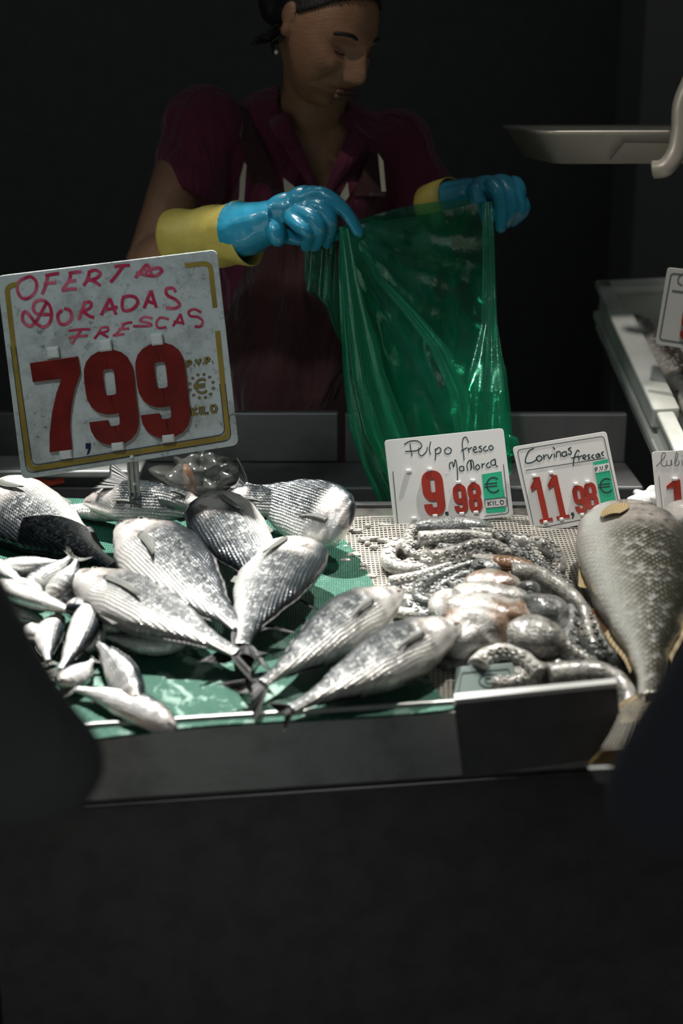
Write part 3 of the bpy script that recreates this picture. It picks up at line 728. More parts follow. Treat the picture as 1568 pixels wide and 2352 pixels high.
arm(o1, M['octo_grey'], [(350, 220), (450, 230), (520, 215), (600, 175)], .024, .010, .006, S1)
o2 = octopus('octopus in the middle of the heap with an orange-brown streak', (700, 350))
mantle(o2, M['octo_brown'], (775, 315), .026, (.046, .016, .010), -14)
mantle(o2, M['octo_grey'], (650, 345), .022, (.034, .020, .012), 8)
arm(o2, M['octo_dark'], [(620, 380), (580, 340), (500, 355), (400, 385), (290, 430), (230, 480), (230, 550), (300, 580)], .024, .013, .009, (.3, .5, .7))
arm(o2, M['octo_white'], [(40, 440), (120, 425), (230, 405), (340, 375), (450, 350)], .020, .008, .010, S1)
arm(o2, M['octo_dark'], [(590, 420), (520, 400), (430, 440), (350, 480), (310, 540), (340, 590)], .020, .012, .007, (-.3, .4, .8))
arm(o2, M['octo_grey'], [(20, 470), (110, 480), (190, 470), (280, 440), (360, 420)], .012, .007, .009, SU)
arm(o2, M['octo'], [(830, 400), (940, 395), (1040, 440), (1150, 510), (1240, 590), (1290, 680), (1310, 790), (1350, 880)], [.03, .034, .034, .032, .03, .026, .022, .02], .019, .013)
arm(o2, M['octo_grey'], [(820, 240), (920, 290), (1010, 340), (1100, 410), (1190, 480), (1180, 540)], .018, .012, .009, SU)
arm(o2, M['octo'], [(880, 370), (980, 370), (1080, 420), (1180, 500), (1200, 560)], .012, .011, .008, (.4, 0, .9))
arm(o2, M['octo_grey'], [(420, 480), (500, 470), (560, 500), (500, 540), (430, 530), (360, 500)], .022, .012, .009, SU)
o3 = octopus('glossy pale octopus with brown underside at the centre of the heap', (650, 700))
lobes(o3, M['octo_brown'], [((700, 445), .042, (.040, .025, .016), 0), ((620, 470), .036, (.026, .02, .014), 0)])
lobes(o3, M['octo_white'], [((690, 550), .044, (.054, .028, .020), -6), ((810, 560), .036, (.026, .026, .019), 0), ((570, 580), .038, (.034, .024, .018), 10)], .22, 'mantle_fold')
lobes(o3, M['octo_brown2'], [((660, 655), .038, (.064, .036, .028), -12), ((820, 680), .032, (.032, .034, .028), 30), ((590, 770), .032, (.056, .042, .033), 20), ((720, 800), .020, (.042, .028, .022), 10)], .22, 'mantle_fold')
mantle(o3, M['octo_dark'], (930, 495), .046, (.018, .015, .015), 0, .1, name='eye_bulge')
m = MB(); p = tb(*c8(942, 522), .056)
for k in range(24): pass
m.tube([p + (XD * math.cos(a) + (YD * .4 + TN * .9).normalized() * math.sin(a)) * .0045 for a in [2 * math.pi * k / 20 for k in range(21)]], .0012, 8); m.build('eye', M['octo'], o3)
arm(o3, M['octo_brown'], [(480, 600), (430, 545), (370, 560), (350, 610), (400, 650), (470, 660)], .030, .015, .012)
arm(o3, M['octo'], [(420, 640), (300, 600), (180, 570), (90, 560)], .014, .016, .010)
arm(o3, M['octo_white'], [(300, 660), (190, 650), (110, 640), (40, 640)], .012, .012, .007)
arm(o3, M['octo'], [(60, 500), (80, 560), (90, 620), (160, 660)], .012, .011, .007)
arm(o3, M['octo_dark'], [(460, 930), (390, 900), (340, 930), (420, 970), (540, 950)], .014, .011, .008)
o4 = octopus('grey round-bodied octopus beside the meagre, in the front half of the heap', (1000, 750))
lobes(o4, M['octo_grey'], [((1020, 640), .036, (.037, .037, .027), 20), ((1090, 720), .026, (.024, .034, .022), 0)])
lobes(o4, M['octo'], [((960, 800), .031, (.045, .034, .028), -5), ((1060, 820), .024, (.028, .030, .024), 10)], .15, 'mantle_fold')
for pts, h in (([(860, 700), (840, 800), (820, 900), (900, 940)], .014), ([(1100, 900), (1180, 950), (1100, 980), (1040, 950)], .012), ([(1220, 620), (1290, 720), (1330, 820), (1290, 900), (1240, 860)], .016), ([(1130, 580), (1160, 640), (1200, 700)], .02)):
    arm(o4, M['octo_dark'], pts, h, .013, .008, SU)
for pts in ([(150, 320), (250, 380), (380, 420), (480, 430)], [(560, 300), (640, 290), (720, 300)], [(120, 500), (220, 520), (330, 500), (420, 520)], [(860, 300), (930, 350), (1030, 380), (1130, 430)], [(930, 230), (980, 280), (1010, 330), (960, 350)], [(480, 320), (540, 340), (620, 330)]):
    arm(o2, M['octo'], pts, .014, .011, .008, SU)
for pts in ([(160, 590), (240, 650), (340, 680), (430, 700)], [(430, 560), (480, 620), (470, 700)], [(240, 560), (330, 600), (420, 590), (470, 540)]):
    arm(o3, M['octo_grey'], pts, .012, .013, .009, SU)
arm(o4, M['octo_grey'], [(1200, 640), (1200, 740), (1170, 830), (1200, 920), (1290, 975), (1360, 960)], .022, .019, .011, (.8, -.3, .5))
arm(o4, M['octo_dark'], [(1330, 700), (1380, 800), (1430, 880), (1490, 940), (1520, 890)], .022, .016, .009, (-.6, -.2, .7))
arm(o4, M['octo_dark'], [(1160, 600), (1230, 680), (1270, 780), (1330, 880), (1400, 960)], .020, .018, .010, (.5, -.4, .7))
arm(o4, M['octo_brown'], [(1350, 640), (1400, 700), (1450, 770), (1490, 840)], .030, .010, .006)
arm(o4, M['octo_grey'], [(1240, 990), (1340, 1000), (1440, 1010), (1520, 985), (1545, 930)], .012, .010, .008, SU)
arm(o4, M['octo'], [(1180, 860), (1230, 900), (1300, 940), (1350, 1000)], .030, .012, .007, SU)
o5 = octopus('blurred octopus at the front of the heap, arms reaching behind the dark board', (1000, 1040))
arm(o5, M['octo_white'], [(600, 985), (660, 920), (770, 890), (880, 920), (960, 985), (1010, 1040)], .026, .014, .011, (0, -.8, .2))
mantle(o5, M['octo'], (950, 1040), .012, (.030, .026, .016), 0, .3)
arm(o5, M['octo_white'], [(1060, 1060), (1180, 1040), (1320, 1030), (1450, 1060), (1540, 1140), (1570, 1240), (1540, 1310)], [.022, .024, .024, .022, .018, .014, .012], .021, .013)
arm(o5, M['octo'], [(1000, 1080), (900, 1070), (800, 1100), (700, 1090)], .014, .014, .009, SU)
arm(o5, M['octo_grey'], [(480, 980), (560, 1010), (650, 1000), (720, 1040)], .010, .012, .008, SU)
# wet scraps on the net at the left
m = MB()
for k in range(16):
    p = tb(random.uniform(790, 890), random.uniform(1200, 1330), .006); m.blob(p, (random.uniform(.004, .012), random.uniform(.003, .007), .003), None, 12, 8, .5, 150)
tag(solo('fish_scraps', m, M['octo_white'], 'wet pale fish scraps scattered on the net beside the green mat', 'scraps'), kind='stuff')

# ================================================================ SIGNS
class Sign:
    """a board in space; marks are traced as points and put on its face"""
    def __init__(s, p0, n): s.p0 = Vector(p0); s.n = Vector(n).normalized()
    def w(s, x, y, lift=0.0): return hit(x, y, s.p0 + s.n * lift, s.n)
def ribbon(m, S, pts, wd, lift=0.0006, th=0.0006, closed=False, n=5, smooth=True):
    """solid strip along a path on the board; wd in pixels"""
    P = [(p[0], p[1], 0) for p in pts]
    C = crom(P, n, closed) if smooth and len(P) > 2 else [Vector(p) for p in P]
    k = len(C); b = len(m.v); hw = wd / 2
    for i in range(k):
        if closed: t = C[(i + 1) % k] - C[(i - 1) % k]
        else: t = C[min(i + 1, k - 1)] - C[max(i - 1, 0)]
        if t.length < 1e-6: t = Vector((1, 0, 0))
        t.normalize(); nn = Vector((-t.y, t.x, 0)) * hw
        for q, l in ((C[i] + nn, lift), (C[i] - nn, lift), (C[i] - nn, lift - th), (C[i] + nn, lift - th)):
            m.v.append(S.w(q.x, q.y, l))
    for i in range(k if closed else k - 1):
        a = b + i * 4; c = b + ((i + 1) % k) * 4
        for j in range(4): m.f.append((a + j, a + (j + 1) % 4, c + (j + 1) % 4, c + j))
    if not closed: m.f += [(b, b + 1, b + 2, b + 3), (b + 4 * k - 1, b + 4 * k - 2, b + 4 * k - 3, b + 4 * k - 4)]
def roundpath(pts, r, closed, n=5):
    out = []; k = len(pts)
    for i in range(k):
        p = Vector((*pts[i][:2], 0))
        if not closed and i in (0, k - 1): out.append((p.x, p.y)); continue
        a = Vector((*pts[i - 1][:2], 0)); c = Vector((*pts[(i + 1) % k][:2], 0))
        ra = min(r, (a - p).length * (0.95 if not closed and i == 1 else 0.49)); rc = min(r, (c - p).length * (0.95 if not closed and i == k - 2 else 0.49))
        s0 = p + (a - p).normalized() * ra; s1 = p + (c - p).normalized() * rc
        for j in range(n + 1):
            t = j / n; q = s0 * (1 - t) ** 2 + p * 2 * t * (1 - t) + s1 * t * t; out.append((q.x, q.y))
    return out
def plate(m, S, pts, lift, th):
    a = [S.w(x, y, lift) for x, y in pts]; m.slab(a, th, S.n)
def lifted(pts, cx, cy, w_, h_, ang):
    """unit glyph points (x -1..1, y -1..1 down) to pixels"""
    c, s = math.cos(ang), math.sin(ang)
    return [(cx + x * w_ / 2 * c + y * h_ / 2 * s, cy - x * w_ / 2 * s + y * h_ / 2 * c) for x, y in pts]
def digit(m, S, ch, cx, cy, w_, h_, st, ang, lift=0.004, th=0.0035, shear=0.0):
    ix = 1 - st / w_; iy = 1 - st / h_ * 0.8
    def L(p): return lifted([(x + shear * y, y) for x, y in p], cx, cy, w_, h_, ang)
    def loop(y0, y1, dz=0): ribbon(m, S, roundpath(L([(-ix, y0), (ix, y0), (ix, y1), (-ix, y1)]), w_ * 0.30, True), st, lift + dz, th, closed=True, smooth=False)
    if ch == '9':
        loop(-iy, 0.16)
        ribbon(m, S, roundpath(L([(ix, -0.4), (ix, iy), (-ix, iy), (-ix, 0.48)]), w_ * 0.30, False), st, lift + 0.00015, th, smooth=False)
    elif ch == '8':
        loop(-iy, -0.06); loop(0.0, iy, 0.00015)
    elif ch == '1':
        plate(m, S, L([(-0.95, -0.62), (-0.1, -1), (0.5, -1), (0.5, 0.86), (0.95, 0.86), (0.95, 1), (-0.75, 1), (-0.75, 0.86), (-0.25, 0.86), (-0.25, -0.55), (-0.95, -0.42)]), lift, th)
    elif ch == '7':
        plate(m, S, L([(-1, -1), (1, -1), (1, -0.66), (0.55, 0), (0.3, 1), (-0.4, 1), (-0.1, 0), (0.25, -0.58), (-1, -0.58)]), lift, th)
GL = {'K': [[(-.8, -1), (-.8, 1)], [(.8, -1), (-.7, .1), (.8, 1)]], 'I': [[(0, -1), (0, 1)]], 'L': [[(-.7, -1), (-.7, 1), (.8, 1)]],
      'O': [[(-.9, 0), (-.55, -.9), (.55, -.9), (.9, 0), (.55, .9), (-.55, .9), (-.9, 0)]], 'P': [[(-.7, 1), (-.7, -1), (.5, -1), (.8, -.5), (.5, 0), (-.7, 0)]],
      'V': [[(-.9, -1), (0, 1), (.9, -1)]], '.': [[(-.2, .85), (.2, .85)]]}
def letters(m, S, txt, x0, y0, x1, y1, h_, st, lift=0.0007):
    n = sum(0.4 if c in '.I' else 1 for c in txt); ang = -math.atan2(y1 - y0, x1 - x0); pos = 0; Lg = math.hypot(x1 - x0, y1 - y0)
    for c in txt:
        wv = 0.4 if c in '.I' else 1; f = (pos + wv / 2) / n; pos += wv
        for g in GL[c]: ribbon(m, S, lifted(g, x0 + (x1 - x0) * f, y0 + (y1 - y0) * f, Lg / n * 0.78, h_ - st, ang), st, lift, 0.0004, smooth=False)
def euro(m, S, cx, cy, r, st, ang, lift=0.0007):
    ribbon(m, S, [(cx + r * math.cos(a + ang) * .92, cy - r * math.sin(a + ang)) for a in [R(45 + 270 * k / 16) for k in range(17)]], st, lift, 0.0004)
    for d in (-.2, .2):
        ribbon(m, S, [(cx - r * 1.25, cy + r * d + r * .1), (cx + r * .5, cy + r * d - r * .1)], st * .8, lift, 0.0004, smooth=False)
def c1(pts): return [(x / 2.8, 560 + y / 2.8) for x, y in pts]
def c5(pts): return [(860 + x / 2.2147, 960 + y / 2.2147) for x, y in pts]
def knob(S, x, y, wpx, hpx, ang, root, depth=0.006):
    m = MB(); o = []
    for k, (sx, sy, lf) in enumerate([(1, 1, 0.0), (1, 1, depth * .6), (.75, .7, depth)]):
        for a, b in ((-1, -1), (1, -1), (1, 1), (-1, 1)):
            q = lifted([(a * sx, b * sy)], x, y, wpx, hpx, ang)[0]; m.v.append(S.w(q[0], q[1], lf))
    m.f += [(8, 9, 10, 11)] + [(k * 4 + j, k * 4 + (j + 1) % 4, k * 4 + 4 + (j + 1) % 4, k * 4 + 4 + j) for k in (0, 1) for j in range(4)]
    m.build('fixing_tab', M['tab'], root, bevel=0.0008, smooth=False)

# ---- big sign
base = tb(318, 1240, 0.0)
pp = at(300, 1050, base.y - 0.01)
S = Sign(pp, (0.05, -1, 0.10))
root = thing('price_sign', 'large worn white price sign on a pole, red 7,99 and red marker handwriting', 'price sign', base)
m = MB(); plate(m, S, roundpath([(-8, 634), (498, 573), (548, 1022), (50, 1101)], 16, True), 0, 0.004); m.build('sign_board', M['board'], root, smooth=False, bevel=0.0008)
# gold frame with navy edges
m = MB(); g1 = roundpath(c1([(1190, 140), (1350, 122), (1382, 410)]), 18, False); g2 = roundpath(c1([(1398, 560), (1468, 1245), (190, 1452), (85, 640), (42, 268), (112, 262)]), 18, False)
ribbon(m, S, g1, 11, 0.0007, 0.0005, smooth=False); ribbon(m, S, g2, 12, 0.0007, 0.0005, smooth=False)
fr = m.build('gold_frame', M['gold'], root, smooth=False)
m = MB(); ribbon(m, S, roundpath(c1([(1412, 900), (1447, 1225), (208, 1425), (100, 660)]), 16, False), 1.6, 0.0009, 0.0004, smooth=False)
ribbon(m, S, roundpath(c1([(1446, 900), (1487, 1263), (172, 1476), (68, 660)]), 18, False), 1.6, 0.0009, 0.0004, smooth=False)
m.build('navy_edge_line', M['navy_ink'], root, smooth=False)
W = [
 [(175,215),(125,240),(110,290),(135,345),(180,350),(225,310),(235,250),(200,212),(165,218)],
 [(310,195),(300,240),(285,290),(270,325)], [(290,205),(340,195),(380,190)], [(280,260),(320,252),(360,250)],
 [(440,190),(480,183),(520,180)], [(455,200),(440,240),(415,275),(400,300)], [(430,245),(490,235)], [(395,300),(450,290),(495,292)],
 [(575,180),(560,230),(535,270)], [(565,185),(610,168),(645,190),(620,220),(565,235)], [(590,235),(620,250),(645,270)],
 [(735,145),(790,140),(835,138)], [(790,145),(750,200),(710,248)],
 [(870,220),(900,180),(945,130)], [(945,130),(960,160),(975,205)], [(875,185),(940,200),(1000,205),(1040,175),(1020,155),(980,160),(930,178)],
 [(300,375),(270,430),(230,500),(190,530),(150,500),(145,460),(160,435),(190,460),(230,510),(280,535),(320,505),(330,440),(310,385),(270,362),(225,375),(215,420),(240,450),(320,455)],
 [(400,425),(370,460),(385,510),(425,515),(460,480),(450,430),(410,415)],
 [(545,370),(525,430),(505,490)], [(540,380),(580,375),(580,410),(520,440)], [(540,440),(575,465),(605,475)],
 [(650,460),(680,400),(705,350)], [(705,350),(725,400),(745,455)], [(665,405),(700,420),(755,405)],
 [(790,350),(785,400),(800,430),(850,420),(885,380),(870,345),(830,335),(785,345)],
 [(925,415),(950,350),(970,300)], [(970,300),(985,350),(1005,410)], [(935,365),(1000,385)],
 [(1130,310),(1110,285),(1070,290),(1075,330),(1130,360),(1155,395),(1120,415),(1065,410)],
 [(440,560),(510,550),(580,550)], [(520,555),(490,600),(460,645)], [(440,605),(500,595),(565,590)],
 [(650,540),(630,580),(605,610)], [(645,540),(690,535),(690,560),(640,575),(625,575)], [(650,575),(695,600)],
 [(780,520),(820,508),(850,505)], [(800,515),(770,555),(735,590)], [(760,550),(830,545)], [(725,590),(800,580)],
 [(980,480),(930,470),(900,495),(960,510),(970,525),(910,530),(855,530)],
 [(1085,485),(1030,475),(1005,510),(1020,540),(1070,535)],
 [(1110,530),(1135,495),(1160,450)], [(1160,450),(1170,490),(1180,520)], [(1115,500),(1180,510)],
 [(1292,442),(1250,420),(1212,436),(1225,465),(1270,470),(1302,495),(1290,530),(1250,532)]]
m = MB()
for i, p in enumerate(W): ribbon(m, S, c1(p), 7.5 if i < 29 else 5.5, 0.0006 + 0.00003 * (i % 9), 0.0004)
m.build('handwriting', M['marker'], root, smooth=False)
A7 = R(6.7)
m = MB(); plate(m, S, c1([(190,765),(500,722),(517,830),(478,940),(455,1080),(450,1180),(463,1323),(318,1343),(318,1220),(335,1080),(362,960),(395,870),(210,890)]), 0.005, 0.004); m.build('red_digit_seven', M['deepred'], root, smooth=False, bevel=0.0006)
m = MB(); digit(m, S, '9', *c1([(715, 988)])[0], 114, 211, 44, A7, .005, .004); m.build('red_digit_nine', M['deepred'], root, smooth=False)
m = MB(); digit(m, S, '9', *c1([(1046, 943)])[0], 114, 211, 44, A7, .005, .004); m.build('red_digit_nine', M['deepred'], root, smooth=False)
for x, y, a, b in ((340, 700, 29, 27), (678, 655, 29, 27), (1010, 615, 27, 27), (422, 1355, 29, 19), (757, 1303, 29, 19), (1083, 1253, 29, 19)):
    knob(S, x / 2.8, 560 + y / 2.8, a, b, A7, root, 0.008)
m = MB(); plate(m, S, c1([(550,1283),(584,1281),(584,1320),(572,1350),(556,1360),(568,1318),(550,1318)]), 0.0008, 0.0005); m.build('comma', M['navy_ink'], root, smooth=False)
m = MB(); m2 = MB()
for q, st, dx in ((m2, 7, .6), (m, 4, 0)):
    letters(q, S, 'P.V.P.', *c1([(1195, 775)])[0], *c1([(1372, 745)])[0], 20, st, 0.0006 + (st == 4) * 0.0003)
    letters(q, S, 'KILO', *c1([(1225, 1082)])[0], *c1([(1400, 1057)])[0], 24, st, 0.0006 + (st == 4) * 0.0003)
    euro(q, S, *c1([(1298, 915)])[0], 15.5, st * .8, A7, 0.0006 + (st == 4) * 0.0003)
cx, cy = c1([(1296, 915)])[0]
for k in range(12):
    a = 2 * math.pi * k / 12 + .2
    for q, r in ((m2, 5.0), (m, 3.2)):
        plate(q, S, [(cx + 27.5 * math.cos(a) + (r if j % 2 else r * .45) * math.sin(math.pi * j / 5), cy + 27.5 * math.sin(a) + (r if j % 2 else r * .45) * math.cos(math.pi * j / 5)) for j in range(10)], 0.0006 + (q is m) * .0003, 0.0004)
m2.build('print_outline', M['navy_ink'], root, smooth=False); m.build('gold_print', M['gold'], root, smooth=False)
k = mpp(pp)
def rivet(S, x, y, rpx, lift=0.001):
    m = MB(); c = S.w(x, y, lift); r = rpx * mpp(c); m.blob(c, (r, r * .6, r), None, 14, 8); m.build('rivet', M['tab'], root)
rivet(S, 302.5, 1050, 5)
top = S.w(301, 1030, -0.006); bot = base + Vector((0, 0, -0.0))
m = MB(); ax = (bot - top).normalized(); sd = Vector((1, 0, 0)); hw = 13.5 * k
q = [top - sd * hw, top + sd * hw, bot + sd * hw * 1.05, bot - sd * hw * 1.05]
m.slab(q, 0.004, Vector((0, -1, 0)))
for s in (-1, 0, 1):
    m.slab([top + sd * (s * hw * .78 - hw * .14), top + sd * (s * hw * .78 + hw * .14), bot + sd * (s * hw * .78 + hw * .14), bot + sd * (s * hw * .78 - hw * .14)], -0.003, Vector((0, -1, 0)))
m.build('pole', steel('sign_pole_metal', (0.62, 0.62, 0.58), .5), root, smooth=False, bevel=0.0006)
rivet(Sign(top + Vector((0, -.004, 0)), (0, -1, 0)), 308, 1112, 4)

# ---- pulpo sign
def small_sign(label, base_px, corner_px, n, r=9):
    b = tb(*base_px, 0.004); S = Sign(b, n); rt = thing('price_sign', label, 'price sign', b, 'small price signs standing on the net')
    m = MB(); plate(m, S, roundpath(c5(corner_px), r, True), 0, 0.003); m.build('sign_board', M['board2'], rt, smooth=False, bevel=0.0006)
    return S, rt
S, root = small_sign('white price sign reading Pulpo fresco Mallorca 9,98 behind the octopus', (1040, 1205), [(49, 113), (655, 51), (707, 498), (102, 566)], (0.04, -1, 0.32))
m = MB()
for p in [[(180,130),(185,165),(190,195)], [(150,135),(180,118),(220,118),(240,142),(215,165),(155,170)], [(225,150),(225,180),(240,192),(262,172),(268,148)], [(285,120),(278,160),(285,186)],
 [(308,155),(310,190),(308,215)], [(308,165),(325,150),(338,160),(330,178),(308,182)], [(370,150),(355,165),(365,182),(385,178),(390,160),(372,148)],
 [(478,125),(465,98),(450,105),(446,140),(452,180),(455,215)], [(440,168),(470,150)], [(475,150),(480,175)], [(478,160),(495,148)], [(500,165),(518,155),(510,145),(500,160),(510,175),(525,170)],
 [(545,142),(530,148),(545,160),(540,172),(528,170)], [(568,142),(553,155),(562,168),(577,162)], [(592,138),(580,150),(590,163),(604,152),(592,138)],
 [(385,262),(380,235),(395,225),(402,250),(410,212),(418,240),(422,300),(421,325)], [(450,245),(432,250),(435,268),(452,265),(452,245),(455,268)], [(475,270),(470,235),(485,215),(490,250),(488,266)], [(495,255),(490,215),(502,225),(505,262)],
 [(525,235),(512,250),(522,263),(535,250),(525,235)], [(545,230),(548,255)], [(546,240),(560,230)], [(582,225),(567,240),(577,252),(590,245)], [(612,208),(590,222),(598,240),(615,232),(612,208),(616,238),(627,248)]]:
    ribbon(m, S, c5(p), 2.2, 0.0006, 0.0004)
m.build('handwriting', M['ink'], root, smooth=False)
m = MB(); ribbon(m, S, roundpath(c5([(93, 272), (119, 547), (350, 522)]), 8, False), 1.4, .0006, .0004, smooth=False)
ribbon(m, S, roundpath(c5([(655, 235), (682, 485), (560, 500)]), 8, False), 1.4, .0006, .0004, smooth=False); m.build('border_line', M['ink'], root, smooth=False)
AP = R(6.5)
for ch, x, y, w_, h_, st in (('9', 299, 382, 108, 222, 42), ('9', 435, 411, 68, 142, 26), ('8', 510, 405, 68, 142, 26)):
    m = MB(); x, y = c5([(x, y)])[0]; digit(m, S, ch, x, y, w_ / 2.2147, h_ / 2.2147, st / 2.2147, AP, .004, .003); m.build('red_digit_nine' if ch == '9' else 'red_digit_eight', M['red'], root, smooth=False)
m = MB(); plate(m, S, c5([(358,478),(374,476),(377,492),(370,506),(362,508),(366,494),(359,492)]), .0008, .0005); m.build('comma', M['ink'], root, smooth=False)
for x, y in ((173, 270), (281, 262), (426, 328), (500, 320), (201, 512), (307, 498), (443, 487), (515, 480)): knob(S, *c5([(x, y)])[0], 12, 8, AP, root, .006)
m = MB(); plate(m, S, c5([(545,287),(645,271),(661,402),(558,416)]), .0006, .0004); plate(m, S, c5([(565,462),(667,452),(669,472),(660,478),(578,485),(568,482)]), .0006, .0004); gl = m.build('green_label', M['green_label'], root, smooth=False)
m = MB(); euro(m, S, *c5([(605, 341)])[0], 17, 3.2, AP, .001); letters(m, S, 'KILO', *c5([(572, 436)])[0], *c5([(660, 428)])[0], 11.5, 2.0, .001)
ribbon(m, S, roundpath(c5([(558, 416), (668, 403), (674, 448), (564, 460)]), 3, True), 1.2, .001, .0004, closed=True, smooth=False); m.build('label_print', M['ink'], root, smooth=False)

# ---- corvinas sign
S, root = small_sign('white price sign reading Corvinas frescas 11,98 partly behind the big meagre', (1290, 1212), [(700, 147), (1178, 67), (1268, 500), (803, 592)], (-0.05, -1, 0.30))
m = MB()
for p in [[(810,155),(785,168),(768,205),(770,228),(800,226),(828,208)], [(838,190),(822,205),(835,220),(852,205),(838,190)], [(858,185),(862,212)], [(860,198),(875,185)], [(880,185),(888,205),(903,183)], [(912,180),(916,203)], [(906,148),(918,160)],
 [(925,200),(925,175),(942,172),(947,197)], [(970,170),(953,178),(958,195),(975,188),(972,168),(978,193)], [(1000,150),(985,158),(1000,172),(995,185),(982,183)],
 [(1042,172),(1030,165),(1015,200),(1010,245)], [(1000,205),(1035,195)], [(1035,190),(1040,215)], [(1038,200),(1055,190)], [(1058,205),(1075,195),(1065,187),(1058,203),(1075,212)], [(1095,185),(1083,192),(1095,203),(1083,210)],
 [(1115,185),(1103,197),(1118,207)], [(1140,180),(1125,190),(1135,203),(1142,182),(1147,203)], [(1165,170),(1153,180),(1165,193)]]:
    ribbon(m, S, c5(p), 2.6, .0006, .0004)
m.build('handwriting', M['ink'], root, smooth=False)
m = MB(); ribbon(m, S, roundpath(c5([(725, 163), (1165, 92), (1250, 478), (812, 566)]), 8, True), 1.4, .0006, .0004, closed=True, smooth=False)
ribbon(m, S, c5([(768, 267), (1175, 203)]), 1.4, .0006, .0004, smooth=False); m.build('border_line', M['ink'], root, smooth=False)
AC = R(9.5)
for ch, x, y, w_, h_, st in (('1', 845, 415, 78, 232, 30), ('1', 932, 402, 78, 225, 30), ('9', 1043, 414, 62, 138, 24), ('8', 1102, 398, 62, 138, 24)):
    m = MB(); x, y = c5([(x, y)])[0]; digit(m, S, ch, x, y, w_ / 2.2147, h_ / 2.2147, st / 2.2147, AC, .004, .003, shear=.16 if ch == '1' else .06); m.build({'1': 'red_digit_one', '9': 'red_digit_nine', '8': 'red_digit_eight'}[ch], M['red'], root, smooth=False)
m = MB(); plate(m, S, c5([(998,482),(1012,480),(1016,496),(1010,512),(1002,514),(1006,498),(999,496)]), .0008, .0005); m.build('comma', M['ink'], root, smooth=False)
for x, y in ((811, 296), (897, 280), (1023, 337), (1082, 326), (868, 530), (950, 515), (1055, 492)): knob(S, *c5([(x, y)])[0], 10, 8, AC, root, .006)
m = MB(); plate(m, S, c5([(1110,225),(1185,208),(1228,425),(1152,440)]), .0006, .0004); m.build('green_label', M['green_label'], root, smooth=False)
m = MB(); plate(m, S, c5([(1112,242),(1192,228),(1198,266),(1120,281)]), .0009, .0004); m.build('pvp_field', M['board2'], root, smooth=False)
m = MB(); euro(m, S, *c5([(1180, 344)])[0], 16, 3.0, AC, .0012); letters(m, S, 'P.V.P.', *c5([(1118, 264)])[0], *c5([(1198, 247)])[0], 11.5, 2.0, .0014); m.build('label_print', M['ink'], root, smooth=False)

# ---- lubina sign at the right edge
S, root = small_sign('white price sign cut by the right edge, pale cursive writing, red 1', (1530, 1195), [(1407, 172), (1660, 158), (1685, 535), (1444, 550)], (-0.1, -1, 0.25))
m = MB()
for p in [[(1432,245),(1470,205),(1478,180),(1462,182),(1457,225),(1468,246),(1485,238)], [(1485,215),(1488,240),(1505,238),(1508,212),(1512,240)], [(1525,235),(1542,190),(1534,178),(1527,215),(1530,242),(1548,232),(1545,215)], [(1562,215),(1564,240)], [(1566,190),(1567,194)]]:
    ribbon(m, S, c5(p), 2.0, .0006, .0004)
m.build('handwriting', M['grey_ink'], root, smooth=False)
m = MB(); ribbon(m, S, roundpath(c5([(1445, 295), (1470, 520), (1640, 505)]), 8, False), 1.4, .0006, .0004, smooth=False); m.build('border_line', M['grey_ink'], root, smooth=False)
x, y = c5([(1535, 395)])[0]
m = MB(); digit(m, S, '1', x, y, 44, 74, 20, R(3), .004, .003, shear=.05); m.build('red_digit_one', M['red'], root, smooth=False)
knob(S, *c5([(1527, 312)])[0], 13, 8, R(3), root, .006)

# ---- dark board in front and plastic plaque behind it
b = at(1240, 1700, 1.545)
S = Sign(b, (0, -1, 0.12))
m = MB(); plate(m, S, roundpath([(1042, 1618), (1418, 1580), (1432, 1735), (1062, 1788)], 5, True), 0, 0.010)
root = thing('dark_board', 'dark blurred board leaning on the front lip, its lit top edge painted pale', 'board', S.w(1245, 1760, 0))
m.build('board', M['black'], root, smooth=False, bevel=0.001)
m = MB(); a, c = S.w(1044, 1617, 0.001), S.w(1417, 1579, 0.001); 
u = Vector((0, 0, 1)); m.slab([a, c, c + Vector((0, .010, .002)), a + Vector((0, .012, .002))], -0.006, u); m.build('painted_lit_edge', plain('lit_edge_paint', (.75, .76, .74), .5), root, smooth=False, bevel=0.001)  # sunlight on the top edge, put into the colour of a pale strip
b = tb(1115, 1600, 0.0); S = Sign(b, (0, -1, 1.1))
root = thing('plastic_plaque', 'small grey-green plastic plaque with an oval ring, behind the dark board', 'plaque', b)
pg = plain('grey_green_plastic', (.17, .215, .20), .35, coat=.4)
m = MB(); plate(m, S, roundpath([(1048, 1532), (1178, 1522), (1196, 1615), (1036, 1628)], 6, True), 0.01, 0.01); m.build('plate', pg, root, smooth=False, bevel=.001)
m = MB(); ribbon(m, S, [(1124 + 24 * math.cos(a), 1563 + 15 * math.sin(a)) for a in [2 * math.pi * k / 16 for k in range(16)]], 4, .0107, .0006, closed=True)
ribbon(m, S, [(1124 + 11 * math.cos(a), 1563 + 6 * math.sin(a)) for a in [2 * math.pi * k / 12 for k in range(12)]], 3, .0107, .0006, closed=True)
ribbon(m, S, roundpath([(1060, 1545), (1168, 1536), (1180, 1590), (1050, 1600)], 4, True), 2, .0107, .0006, closed=True, smooth=False); m.build('embossed_ring', M['ink'], root, smooth=False)

